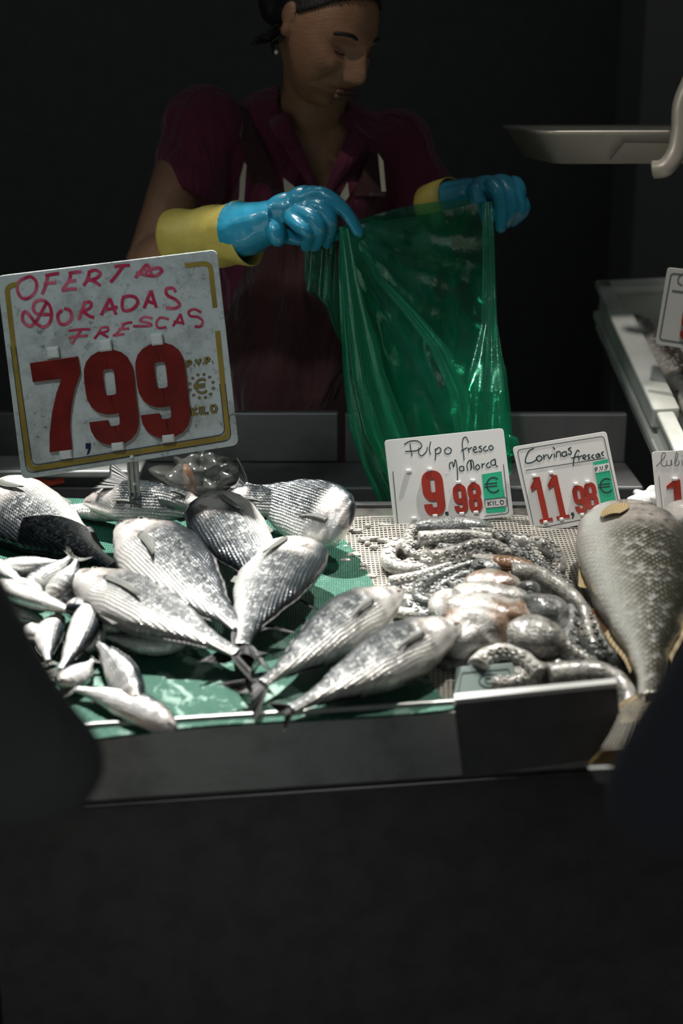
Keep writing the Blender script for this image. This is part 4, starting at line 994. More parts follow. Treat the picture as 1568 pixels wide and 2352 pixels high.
# ================================================================ CRATE WITH FISH
CA, CB = at(1368, 652, 2.72), at(1572, 1092, 2.16)
lx = (CB - CA).normalized(); sx = Vector((1, 0, 0)); cn = sx.cross(-lx).normalized()
if cn.z < 0: cn = -cn
sx = (lx.cross(cn)).normalized(); 
if sx.x < 0: sx = -sx
LC = (CB - CA).length; WC = 0.42; HC = 0.10
root = thing('fish_crate', 'white plastic fish crate sloping towards the viewer at the right', 'crate', (CA + CB) / 2 - cn * HC)
def cp(u, v, h): return CA + lx * u + sx * v + cn * h
m = MB()
def wall(u0, v0, u1, v1, h0, h1, t):
    a = [cp(u0, v0, h1), cp(u1, v0, h1), cp(u1, v1, h1), cp(u0, v1, h1)]
    m.slab(a, h1 - h0, cn)
wall(0.004, 0.010, LC, 0.022, -HC, 0, 0); wall(0.004, WC - .022, LC, WC - .010, -HC, 0, 0); wall(0, .01, .014, WC - .01, -HC, 0, 0); wall(LC - .014, .01, LC, WC - .01, -HC, 0, 0); wall(0, .01, LC, WC - .01, -HC, -HC + .008, 0)
m.build('crate_body', M['crate'], root, smooth=False, bevel=.003)
m = MB()
wall(-.006, 0, LC + .006, .030, -.012, .004, 0); wall(-.006, WC - .03, LC + .006, WC, -.012, .004, 0); wall(-.008, 0, .026, WC, -.012, .004, 0); wall(LC - .022, 0, LC + .008, WC, -.012, .004, 0)
m.build('rim', M['crate'], root, smooth=False, bevel=.004)
m = MB()
wall(LC * .18, -.006, LC * .72, .040, -.030, .010, 0); m.build('handle_bulge', M['crate'], root, smooth=False, bevel=.005)
m = MB(); wall(.02, -.004, LC, .011, -.062, -.046, 0); m.build('side_rib', M['crate'], root, smooth=False, bevel=.003)
m = MB(); wall(.02, .03, LC, WC - .03, -HC - .03, -HC - .001, 0)
for u_, v_ in ((.06, .05), (LC - .06, .05), (.06, WC - .05), (LC - .06, WC - .05)):
    p = cp(u_, v_, -HC - .02); m.box((p.x, p.y, p.z / 2), (.03, .03, p.z))
rs = thing('crate_stand', 'dark metal stand carrying the white fish crate', 'stand', (CA + CB) / 2 * 1.0)
m.build('frame', M['steel_dark'], rs, smooth=False)
CF = [(.10, .05, .50, .10, 'brownfish', 'long brown fish lying along the near side of the white crate'), (.14, .10, .34, .24, 'brownfish', 'brown curved fish crossing the upper end of the white crate'), (.20, .09, .44, .20, 'sardine', 'silver fish with pale belly in the white crate'),
      (.26, .08, .56, .17, 'brownfish', 'dark brown fish pointing down the middle of the white crate'), (.36, .07, .62, .12, 'sardine', 'pale-bellied fish at the lower end of the white crate'), (.08, .16, .20, .32, 'sardine', 'bluish silver fish at the far end of the white crate'),
      (.30, .22, .58, .34, 'brownfish', 'brown fish in the right half of the white crate'), (.44, .06, .66, .07, 'brownfish', 'dark fish tucked against the near wall of the white crate')]
for u0, v0, u1, v1, mt, lab in CF:
    r = bpy.data.objects.new('long_fish', None); COL.objects.link(r); OFF[r.name] = Vector(); tag(r, lab, 'fish', 'long fish heaped in the white crate')
    h = -.018 + random.uniform(-.012, .012); p0, p1 = cp(u0 * .95, v0, h), cp(u1 * .95, v1, h + .006); L = (p1 - p0).length
    fish_parts(r, SLIM, L, .17 * L, .12 * L, (M[mt], M['fin_dark'], M['fin_dark']), gill=.2, bend=random.uniform(-.05, .05), ns=40, nt=22, pect_l=0, pelvic=False)
    sv = TN.copy(); TN_ = cn; x = (p1 - p0).normalized(); z = (cn - x * cn.dot(x)).normalized(); y = z.cross(x)
    r.matrix_world = Matrix.Translation(p0) @ Matrix((x, y, z)).transposed().to_4x4()
# small sign over the crate
b = at(1560, 800, 2.36); S = Sign(b, (-0.25, -1, 0.05))
root = thing('price_sign', 'blurred grey-white price sign standing in the white crate at the top right', 'price sign', b)
m = MB(); plate(m, S, roundpath([(1532, 614), (1690, 632), (1680, 818), (1504, 790)], 9, True), 0, .003); m.build('sign_board', M['board2'], root, smooth=False, bevel=.0006)
m = MB(); ribbon(m, S, roundpath([(1700, 645), (1541, 628), (1514, 780), (1680, 805)], 8, False), 4, .0006, .0004, smooth=False); ribbon(m, S, [(1575, 625), (1560, 635), (1557, 648), (1566, 656)], 3.5, .0006, .0004); ribbon(m, S, [(1543, 668), (1600, 676)], 5, .0006, .0004, smooth=False); m.build('handwriting', M['grey_ink'], root, smooth=False)
m = MB(); digit(m, S, '9', 1582, 745, 36, 74, 13, R(-8), .004, .003); m.build('red_digit_nine', M['red'], root, smooth=False)
m = MB(); p = S.w(1590, 800, -.003); m.box((p.x, p.y, p.z - .03), (.02, .004, .07)); m.build('stem', M['steel'], root, smooth=False)
# white crumpled lumps
for lab, c, r in (('crumpled white lump of ice under the lower end of the crate', (1478, 1140), (.020, .018, .014)), ):
    m = MB(); p = tb(*c, .012); 
    for k in range(5): m.blob(p + Vector((random.uniform(-.012, .016), random.uniform(-.01, .01), random.uniform(-.004, .008))), tuple(x * random.uniform(.6, 1) for x in r), None, 20, 14, .5, 70)
    solo('ice_lump', m, M['ice'], lab, 'ice')
m = MB(); p = at(752, 1132, 2.26)
for k in range(3): m.blob(p + Vector((.008 * k - .008, 0, -.003 * k)), (.012, .01, .009 - .002 * k), None, 16, 12, .5, 90)
solo('ice_lump', m, M['ice'], 'small white piece of ice behind the rearmost right sea bream', 'ice')

# clear bag with orange tail behind
root = thing('plastic_bag', 'crumpled clear plastic bag behind the sea bream, something orange inside', 'bag', at(455, 1145, 2.26))
m = MB(); p = at(455, 1105, 2.26); m.blob(p, (.066, .045, .040), None, 110, 70, .7, 48); m.build('film', M['clearbag'], root)
m = MB(); m.tube([at(425, 1066, 2.25), at(432, 1090, 2.24), at(442, 1125, 2.24), at(455, 1150, 2.25)], [.004, .010, .008, .005], 12, flat=.5); m.build('orange_content', plain('orange_flesh', (.55, .25, .14), .4), root)
# red tag on ledge
m = MB(); S = Sign(at(110, 1104, 2.25), (0, -1, .6)); plate(m, S, [(70, 1096), (118, 1103), (145, 1094), (148, 1108), (112, 1116), (92, 1108)], .004, .003); solo('red_tag', m, M['redtag'], 'torn red strip on the pale ledge under the big sign', 'tag', smooth=False)

# ================================================================ SCALE PAN
root = thing('hanging_scale', 'stainless weighing pan hanging at the upper right', 'scale', at(1400, 372, 2.45))
Yp = 2.45
def pan_ring(pxs, z_px, Ys): return [at(x, y, Y) for (x, y), Y in zip(pxs, Ys)]
rim = roundpath([(1222, 300), (1535, 305), (1560, 262), (1090, 256)], 20, True, 6); 
def panpt(x, y):   # the rim lies level
    d = ray(x, y); z0 = at(1400, 302, Yp).z; return CAM + d * ((z0 - CAM.z) / d.z)
z0 = at(1400, 302, Yp).z; cxp = at(1375, 302, Yp).x
def rr(w_, d_, z_, rad, n=7):
    pts = []
    for (sx_, sy_), a0 in (((1, 1), 0), ((-1, 1), 90), ((-1, -1), 180), ((1, -1), 270)):
        for k in range(n + 1):
            a = R(a0 + 90 * k / n); pts.append(Vector((sx_ * (w_ / 2 - rad) + rad * math.cos(a), sy_ * (d_ / 2 - rad) + rad * math.sin(a), z_)))
    return pts
rot = Matrix.Rotation(R(5), 3, 'Z'); cc = Vector((cxp + .052, Yp + .16, z0))
m = MB(); rings = [rr(.33, .33, 0, .035), rr(.34, .34, .002, .035), rr(.34, .34, -.003, .035), rr(.325, .325, -.006, .033), rr(.265, .285, -.053, .03), rr(.22, .225, -.050, .028), rr(.285, .285, -.006, .033)]
rings = [rings[0], rings[1], rings[2], rings[3], rings[4]] 
for rg in rings: m.v += [cc + rot @ v for v in rg]
n_ = len(rings[0])
for i in range(len(rings) - 1):
    for j in range(n_): m.f.append((i * n_ + j, i * n_ + (j + 1) % n_, (i + 1) * n_ + (j + 1) % n_, (i + 1) * n_ + j))
b0 = len(m.v); m.f.append(tuple(range(4 * n_, 5 * n_)))
for rg in (rr(.315, .315, -.004, .03), rr(.258, .278, -.049, .027)): m.v += [cc + rot @ v for v in rg]
for j in range(n_):
    m.f.append((j, b0 + j, b0 + (j + 1) % n_, (j + 1) % n_)); m.f.append((b0 + j, b0 + n_ + j, b0 + n_ + (j + 1) % n_, b0 + (j + 1) % n_))
m.f.append(tuple(b0 + n_ + j for j in range(n_))[::-1]); m.build('pan', M['steel_pan'], root)
m = MB()
Sg = Sign(cc + rot @ Vector((0, -.1525, -.030)), rot @ Vector((0, -1, -.42)))
ribbon(m, Sg, [(1400, 366), (1432, 326), (1545, 327)], 2.5, .003, .002, smooth=False); m.build('embossed_line', M['black'], root, smooth=False)
m = MB()
hp = [at(1590, 180, Yp - .03), at(1566, 240, Yp - .03), at(1562, 300, Yp - .03), at(1552, 350, Yp - .03), at(1528, 384, Yp - .03), at(1500, 390, Yp - .02)]
m.tube(crom(hp, 6), .010, 10, flat=1.6); m.build('hanging_bracket', M['steel_pan'], root)
m = MB(); q = at(1590, 180, Yp - .03); m.tube([q, Vector((q.x, q.y, 2.6))], .008, 8); m.build('suspension_rod', M['steel_dark'], root)

# ================================================================ PEOPLE
def head_mesh(m, rot, c, sc=1.0, nu=110, nv=90):
    """head with face: local x to its left, y forward, z up"""
    b = len(m.v)
    g = lambda v, s: math.exp(-(v / s) ** 2)
    for i in range(nv + 1):
        th = math.pi * i / nv
        for j in range(nu):
            ph = 2 * math.pi * j / nu
            d = Vector((math.sin(th) * math.cos(ph), math.sin(th) * math.sin(ph), math.cos(th)))
            x, y, z = d.x * .074, d.y * .094, d.z * .118
            if z < 0: k = (-z / .118); x *= 1 - .34 * k ** 1.6; y = y * (1 - .12 * k) + (.022 * k if y > 0 else .03 * k)
            ax = abs(x)
            if d.y > 0:
                f = 0
                f += .027 * g(x, .012 + max(0, -(z + .0)) * .10) * (g(z + .028, .020) + .55 * g(z + .006, .020) + .25 * g(z - .012, .016))      # nose
                f += .008 * g(ax - .014, .008) * g(z + .036, .009)                 # nostril wings
                f -= .019 * g(ax - .031, .015) * g(z - .006, .012)                 # eye sockets
                f += .008 * g(ax - .031, .012) * g(z - .004, .008)                # lids
                f += .008 * g(ax - .028, .022) * g(z - .026, .009)                 # brow
                f += .010 * g(ax - .044, .015) * g(z + .022, .018)                 # cheeks
                f -= .008 * g(ax - .030 - (-.04 - z) * .3, .005) * g(z + .048, .016)    # folds beside the mouth
                f += .008 * g(x, .022) * (g(z + .056, .006) + g(z + .069, .006))   # lips
                f -= .006 * g(x, .024) * g(z + .0625, .0028)                       # mouth line
                f -= .004 * g(x, .020) * g(z + .080, .006)
                f += .010 * g(x, .020) * g(z + .099, .012)                         # chin
                y += f * min(1, d.y * 3)
            if ax > .06 and -.03 < z < .03 and abs(y + .008) < .02: x *= 1.0
            m.v.append(Vector(c) + rot @ (Vector((x, y, z)) * sc))
    for i in range(nv):
        for j in range(nu):
            m.f.append((b + i * nu + j, b + (i + 1) * nu + j, b + (i + 1) * nu + (j + 1) % nu, b + i * nu + (j + 1) % nu))
    for s in (-1, 1):                                                               # ears
        for dz, dy, r in ((.012, -.014, (.006, .016, .020)), (-.012, -.008, (.006, .010, .014))):
            m.blob(Vector(c) + rot @ (Vector((s * .076, dy, dz)) * sc), tuple(q * sc for q in r), rot, 14, 10)
def rotm(f, up):
    f = Vector(f).normalized(); up = Vector(up); x = f.cross(up).normalized() ; z = x.cross(f).normalized()
    return Matrix((x, f, z)).transposed()

# ---------------------------------------------------------------- fishmonger
WY = 2.68
HC_ = at(744, 66, 2.56)
HR = rotm((.60, -.62, -.50), (.10, 0, 1))
def body_parts(m, k):
    """torso volumes; k = extra thickness of clothes"""
    m.blob(at(690, 400, 2.70), (.165 + k, .105 + k, .150 + k), None, 40, 28)
    m.blob(at(680, 330, 2.71), (.175 + k, .085 + k, .075 + k), None, 40, 20)
    m.blob(at(680, 620, 2.74), (.160 + k, .115 + k, .20 + k), None, 40, 28)
    m.blob(at(680, 900, 2.76), (.175 + k, .125 + k, .20 + k), None, 40, 28)
    m.blob(at(625, 470, 2.62), (.062 + k, .055 + k, .065 + k), None, 24, 16)
    m.blob(at(770, 480, 2.62), (.062 + k, .055 + k, .065 + k), None, 24, 16)
SHR, SHL = at(470, 300, 2.66), at(905, 350, 2.74)
ELR, ELL = at(345, 605, 2.52), at(1010, 590, 2.68)
WRR, WRL = at(585, 523, 2.33), at(1045, 450, 2.50)
wroot = thing('person', 'woman in maroon shirt, red apron and rubber gloves, head bowed, holding a green bag', 'person', (at(690, 900, 2.76).x, 2.76, 0.0))
m = MB(); head_mesh(m, HR, HC_, 1.03)
m.tube([at(708, 300, 2.68), at(722, 215, 2.64), HC_ + Vector((-.015, .03, -.02))], [.066, .056, .056], 24)
body_parts(m, 0)
m.tube(crom([SHR, SHR.lerp(ELR, .5) + Vector((-.004, 0, .01)), ELR], 6), [.056] * 4 + [.052, .050, .048, .046, .044, .043, .042, .042, .040], 20)
m.blob(ELR, (.043, .043, .043)); m.tube(crom([ELR, ELR.lerp(WRR, .35), WRR], 6), [.042, .044, .045, .045, .044, .042, .040, .038, .035, .033, .031, .029, .028], 20)
m.tube(crom([SHL, SHL.lerp(ELL, .5), ELL], 6), [.056] * 4 + [.052, .050, .048, .046, .044, .043, .042, .042, .040], 20)
m.blob(ELL, (.043, .043, .043)); m.tube([ELL, ELL.lerp(WRL, .4), WRL], [.042, .044, .029], 20)
hipc = at(680, 900, 2.76)
for s in (-1, 1):
    hx = hipc.x + s * .085
    m.tube([(hx, 2.77, .92), (hx + s * .01, 2.77, .55), (hx + s * .01, 2.78, .12)], [.088, .060, .042], 20)
    m.blob((hx + s * .01, 2.73, .06), (.042, .115, .05), None, 20, 14)
def hand_in(m, pts_r):
    for p, r in pts_r: m.tube(crom(p, 5), [r] * (5 * (len(p) - 1) + 1), 10)
m.blob(at(690, 490, 2.30), (.035, .022, .025)); m.blob(at(1105, 445, 2.50), (.03, .02, .025))
bodyM = remeshed(m, .0032, 2); bodyM.build('body', M['skin'], wroot)

# shirt
m = MB(); body_parts(m, .010)
m.tube([SHR + (SHR - at(418, 465, 2.60)) * .15, SHR, SHR.lerp(at(418, 465, 2.60), .5), at(418, 462, 2.60)], [.060, .070, .066, .064], 28)
m.tube([SHL, SHL.lerp(at(975, 470, 2.70), .6), at(985, 480, 2.70)], [.068, .064, .062], 28)
m.blob(SHR, (.078, .078, .078)); m.blob(SHL, (.078, .078, .078)); m.blob(SHR.lerp(at(418, 462, 2.60), .5), (.070, .070, .070))
m.tube([at(690, 345, 2.69), at(712, 272, 2.665)], [.11, .072], 28)
sh = remeshed(m, .006, 10)
def pix(p): d = p - CAM; z = d.dot(FWD); return 784 + F * d.x / z, 1176 - F * d.dot(UPV) / z
sh.v = [p + Vector((noise.noise(p * 11), noise.noise(p * 11 + Vector((5, 5, 5))), 0)) * .006 + Vector((0, .004 * math.sin((p.x * .8 + p.z) * 60 + 3 * noise.noise(p * 8)) * max(0, min(1, (-p.x - .14) * 12)), 0)) for p in sh.v]
VN = [(662, 262), (770, 262), (800, 300), (772, 370), (748, 438), (728, 438), (700, 370), (668, 300)]
keep = []
for f in sh.f:
    c = sum((sh.v[i] for i in f), Vector()) / len(f); x, y = pix(c)
    if c.y < 2.68 and inside((x, y), VN): continue
    if y < 262 and 640 < x < 800: continue
    keep.append(f)
sh.f = keep; shirt = sh.build('shirt', M['shirt'], wroot)
so = shirt.modifiers.new('thick', 'SOLIDIFY'); so.thickness = .003; so.offset = 1
# collar wings
def strip(m, A, B, th=.003):
    b = len(m.v)
    for p, q in zip(A, B): m.v += [p, q, q + Vector((0, th, 0)), p + Vector((0, th, 0))]
    for i in range(len(A) - 1):
        for j in range(4): m.f.append((b + i * 4 + j, b + i * 4 + (j + 1) % 4, b + i * 4 + 4 + (j + 1) % 4, b + i * 4 + 4 + j))
    k = len(A) - 1; m.f += [(b, b + 1, b + 2, b + 3), (b + k * 4 + 3, b + k * 4 + 2, b + k * 4 + 1, b + k * 4)]
m = MB()
strip(m, crom([at(625, 232, 2.66), at(655, 262, 2.605), at(675, 300, 2.585), at(705, 365, 2.57), at(733, 445, 2.555)], 5), crom([at(600, 255, 2.68), at(628, 300, 2.60), at(655, 345, 2.572), at(688, 395, 2.56), at(722, 450, 2.553)], 5))
strip(m, crom([at(660, 258, 2.60), at(672, 290, 2.58), at(690, 330, 2.575)], 5), crom([at(612, 262, 2.61), at(628, 310, 2.575), at(662, 340, 2.57)], 5))
m.build('collar', M['shirt'], wroot)
m = MB()
strip(m, crom([at(835, 255, 2.68), at(812, 290, 2.62), at(785, 340, 2.585), at(762, 390, 2.57), at(745, 445, 2.555)], 5), crom([at(862, 290, 2.69), at(848, 325, 2.61), at(822, 365, 2.58), at(785, 410, 2.565), at(757, 452, 2.555)], 5))
m.build('collar', M['shirt'], wroot)
# apron bib and skirt
m = MB()
rows = [(440, 575, 860, .0), (520, 555, 880, .0), (620, 530, 885, .0), (760, 505, 880, .01), (900, 495, 885, .02), (1100, 490, 890, .02)]
nr = 40; nc = 36
def rowat(t):
    q = t * (len(rows) - 1); i = min(int(q), len(rows) - 2); f = q - i
    return [rows[i][k] + (rows[i + 1][k] - rows[i][k]) * f for k in range(4)]
for i in range(nr + 1):
    y, xa, xb, o = rowat(i / nr)
    for j in range(nc + 1):
        s = j / nc * 2 - 1; x = (xa + xb) / 2 + (xb - xa) / 2 * s
        Yc = 2.555 + .10 * s ** 4 + .055 * s * s + .006 * math.sin(s * 9 + i * .25) + .004 * noise.noise(Vector((s * 4, i * .15, 0))) - .02 * (i / nr)
        m.v.append(at(x, y, Yc))
for i in range(nr):
    for j in range(nc):
        a = i * (nc + 1) + j; m.f.append((a, a + 1, a + nc + 2, a + nc + 1))
ap = m.build('apron', M['apron'], wroot); so = ap.modifiers.new('thick', 'SOLIDIFY'); so.thickness = .003
m = MB(); hp0 = at(505, 930, 2.66)
m.tube([(hipc.x, 2.775, 1.04), (hipc.x, 2.775, .85), (hipc.x, 2.775, .50)], [.205, .215, .225], 40, flat=.78, upv=(0, 1, 0)); m.build('apron_skirt', M['apron'], wroot)
m = MB(); strip(m, crom([at(558, 240, 2.64), at(600, 330, 2.585), at(650, 440, 2.55)], 6), crom([at(535, 262, 2.65), at(560, 350, 2.59), at(585, 450, 2.56)], 6), .004); m.build('apron_strap', M['apron'], wroot)
m = MB(); strip(m, crom([at(855, 260, 2.70), at(880, 350, 2.64), at(885, 450, 2.60)], 6), crom([at(835, 290, 2.69), at(840, 370, 2.60), at(810, 450, 2.56)], 6), .004); m.build('apron_strap', M['apron'], wroot)
for q in ([(561, 372), (566, 380), (560, 465), (548, 466), (551, 410)], [(650, 408), (690, 440), (672, 452), (654, 448)], [(868, 352), (880, 370), (886, 440), (876, 440), (872, 400)], [(798, 418), (802, 450), (786, 470), (780, 452)]):
    m = MB(); m.slab([at(x, y, 2.542 if x < 820 else 2.555) for x, y in q], .002, Vector((0, -1, 0))); m.build('white_trim', M['white'], wroot, smooth=False)
# trousers and boots
m = MB()
for s in (-1, 1):
    hx = hipc.x + s * .085; m.tube([(hx, 2.775, .90), (hx + s * .01, 2.775, .55), (hx + s * .01, 2.785, .25)], [.098, .074, .062], 20)
m.build('trousers', M['navy'], wroot)
for s in (-1, 1):
    m = MB(); hx = hipc.x + s * .095; m.tube([(hx, 2.785, .34), (hx, 2.785, .10)], [.070, .055], 18); m.blob((hx, 2.735, .055), (.052, .135, .055), None, 24, 16); m.build('rubber_boot', M['tab'], wroot)
# hair
m = MB(); nu, nv = 128, 90
def hairok(d): return (d.y * .75 - d.z * .9) < -.13 or (d.y < -.40 and d.z > -.6)
def _old(d): return not (d.y > .25 and d.z < .48 + .25 * (1 - abs(d.x)) * 0 + .12) and not (d.z < -.12 and d.y > -.35) and d.z > -.55 and not (abs(d.x) > .75 and d.z < .22 and d.y > -.35)
vid = {}
for i in range(nv + 1):
    th = math.pi * i / nv
    for j in range(nu):
        ph = 2 * math.pi * j / nu; d = Vector((math.sin(th) * math.cos(ph), math.sin(th) * math.sin(ph), math.cos(th)))
        x, y, z = d.x * .081, d.y * .102, d.z * .126
        if z < 0: k = -z / .126; x *= 1 - .3 * k ** 1.6
        k = 1 + .02 * noise.noise(Vector((d.x * 4, d.y * 2, d.z * 14)))
        m.v.append(HC_ + HR @ (Vector((x, y, z)) * k))
for i in range(nv):
    for j in range(nu):
        th = math.pi * (i + .5) / nv; ph = 2 * math.pi * (j + .5) / nu; d = Vector((math.sin(th) * math.cos(ph), math.sin(th) * math.sin(ph), math.cos(th)))
        if hairok(d): m.f.append((i * nu + j, (i + 1) * nu + j, (i + 1) * nu + (j + 1) % nu, i * nu + (j + 1) % nu))
m.blob(HC_ + HR @ Vector((0, -.118, -.02)), (.038, .034, .036), HR, 24, 16, .15, 30)
for k in range(9):
    a = HC_ + HR @ Vector((-.075, -.02 - .01 * k, .02 + .006 * k)); b_ = at(575 + 8 * k, 88 + random.uniform(-20, 14), 2.50)
    m.tube(crom([a, a.lerp(b_, .5) + Vector((0, 0, -.006)), b_], 5), .0006, 4)
ho = m.build('hair', M['hair'], wroot); so = ho.modifiers.new('thick', 'SOLIDIFY'); so.thickness = .004; so.offset = -1
for s in (-1, 1):
    m = MB(); P_ = [HC_ + HR @ Vector((s * x, y, z)) for x, y, z in ((.014, .094, .026), (.028, .091, .033), (.042, .082, .031), (.052, .070, .024))]
    m.tube(crom(P_, 4), [.0015] + [.0035] * 11 + [.0012], 8); m.build('eyebrow', M['hair'], wroot)
    m = MB(); P_ = [HC_ + HR @ Vector((s * x, y, z)) for x, y, z in ((.018, .0830, .000), (.030, .0865, -.003), (.043, .079, .000))]
    m.tube(crom(P_, 4), .0014, 6); m.build('eyelashes', M['hair'], wroot)
for zz, rr_ in ((-.0585, .0042), (-.0670, .0050)):
    m = MB(); P_ = [HC_ + HR @ Vector((x, .106 - 7.5 * x * x + (.001 if zz < -.06 else 0), zz - 6 * x * x)) for x in (-.023, -.012, 0, .012, .023)]
    m.tube(crom(P_, 4), [.001] + [rr_] * 15 + [.001], 8); m.build('lip', plain('lip_skin', (.17, .075, .055), .5), wroot)
m = MB(); m.blob(at(634, 120, 2.50), (.0042, .0042, .0042)); m.build('earring', plain('bright_stud', (.9, .9, .9), .15, metal=.8), wroot)

# gloves ---- right hand (left in the photo)
def c7(x, y): return (500 + x / 3.92, 380 + y / 3.92)
def ch(m, pts, r):
    P_ = [at(*c7(x, y), Y) for x, y, Y in pts]; C = crom(P_, 5); n = len(C)
    m.tube(C, [r[0] + (r[1] - r[0]) * i / (n - 1) for i in range(n)], 14); m.blob(C[-1], (r[1],) * 3, None, 14, 10); m.blob(C[0], (r[0],) * 3, None, 14, 10)
m = MB()
m.tube([at(543, 527, 2.36), at(575, 525, 2.34), at(610, 512, 2.32), at(640, 502, 2.31)], [.0470, .0425, .035, .032], 28)
def pb(x, y, Y, r, a=0): m.blob(at(*c7(x, y), Y), r, Matrix.Rotation(R(a), 3, 'Y'), 24, 16)
pb(640, 385, 2.305, (.040, .022, .026), -6); pb(780, 350, 2.30, (.034, .022, .030), -10); pb(860, 300, 2.29, (.024, .018, .021)); pb(740, 460, 2.295, (.026, .020, .022), 15)
ch(m, [(800, 300, 2.29), (930, 262, 2.28), (1080, 350, 2.27), (1190, 470, 2.27), (1268, 606, 2.27)], (.0150, .0088))
ch(m, [(800, 360, 2.285), (920, 385, 2.268), (1010, 470, 2.262), (1015, 600, 2.275), (985, 705, 2.29)], (.0135, .0085))
ch(m, [(730, 420, 2.283), (840, 470, 2.262), (915, 555, 2.255), (905, 660, 2.27), (872, 730, 2.285)], (.0135, .0085))
ch(m, [(660, 470, 2.285), (730, 545, 2.262), (815, 612, 2.255), (810, 690, 2.27), (790, 735, 2.285)], (.0125, .0082))
ch(m, [(480, 480, 2.31), (520, 580, 2.29), (540, 655, 2.29)], (.018, .014)); ch(m, [(520, 600, 2.30), (660, 640, 2.31), (800, 660, 2.31), (960, 640, 2.305), (1080, 620, 2.30)], (.014, .010))
gl = remeshed(m, .0021, 4)
gl.v = [p + Vector((0, 1, 0)) * .0020 * noise.noise(p * 45) for p in gl.v]; g1o = gl.build('rubber_glove', M['glove'], wroot)
m = MB(); C = [at(398, 548, 2.43), at(430, 545, 2.415), at(480, 540, 2.40), at(520, 533, 2.375), at(556, 527, 2.355)]
C = crom(C, 5); n = len(C); b0 = 0
for i, c in enumerate(C):
    t = (C[min(i + 1, n - 1)] - C[max(i - 1, 0)]).normalized(); a = Vector((0, 0, 1)); a = (a - t * a.dot(t)).normalized(); s_ = t.cross(a); f = i / (n - 1)
    for j in range(40):
        q = 2 * math.pi * j / 40; cz = math.cos(q)
        rv = .0475 + .002 * math.sin(f * 14 + 2 * math.sin(q)) + (.014 * f if cz < -.2 else 0) * min(1, (-cz - .2) * 2) - (.002 * f)
        m.v.append(c + a * cz * rv * (1.0) + s_ * math.sin(q) * .046 + t * (.006 * f * (1 - cz)))
for i in range(n - 1):
    for j in range(40): m.f.append((i * 40 + j, i * 40 + (j + 1) % 40, (i + 1) * 40 + (j + 1) % 40, (i + 1) * 40 + j))
cu = m.build('glove_cuff', M['cuff'], g1o); so = cu.modifiers.new('thick', 'SOLIDIFY'); so.thickness = .002
# left hand (right in the photo)
def cA(x, y): return (1050 + x / 3.027, 220 + y / 3.027)
def chA(m, pts, r):
    P_ = [at(*cA(x, y), Y) for x, y, Y in pts]; C = crom(P_, 5); n = len(C)
    m.tube(C, [r[0] + (r[1] - r[0]) * i / (n - 1) for i in range(n)], 14); m.blob(C[-1], (r[1],) * 3, None, 14, 10); m.blob(C[0], (r[0],) * 3, None, 14, 10)
m = MB()
m.tube([at(1030, 462, 2.49), at(1075, 445, 2.47), at(1115, 440, 2.46)], [.034, .027, .025], 24)
for x, y, Y, r in ((210, 650, 2.455, (.034, .022, .024)), (300, 650, 2.45, (.028, .022, .026)), (390, 680, 2.46, (.022, .022, .030))): m.blob(at(*cA(x, y), Y), r, None, 24, 16)
chA(m, [(240, 620, 2.43), (285, 680, 2.42), (305, 800, 2.42), (300, 920, 2.42)], (.0135, .0092))
chA(m, [(310, 620, 2.44), (360, 690, 2.43), (375, 790, 2.43), (340, 890, 2.435)], (.0135, .0090))
chA(m, [(360, 640, 2.45), (420, 720, 2.445), (435, 810, 2.445), (385, 880, 2.45)], (.0130, .0088))
chA(m, [(390, 670, 2.47), (455, 740, 2.465), (465, 800, 2.465), (415, 860, 2.47)], (.012, .0082))
chA(m, [(130, 660, 2.44), (150, 740, 2.43), (200, 800, 2.43), (260, 840, 2.435)], (.015, .011))
gl = remeshed(m, .0024, 4); g2o = gl.build('rubber_glove', M['glove'], wroot)
m = MB(); m.tube([at(990, 478, 2.53), at(1015, 468, 2.51), at(1042, 456, 2.49)], [.041, .041, .038], 30, cap=False); cu = m.build('glove_cuff', M['cuff'], g2o); so = cu.modifiers.new('thick', 'SOLIDIFY'); so.thickness = .002

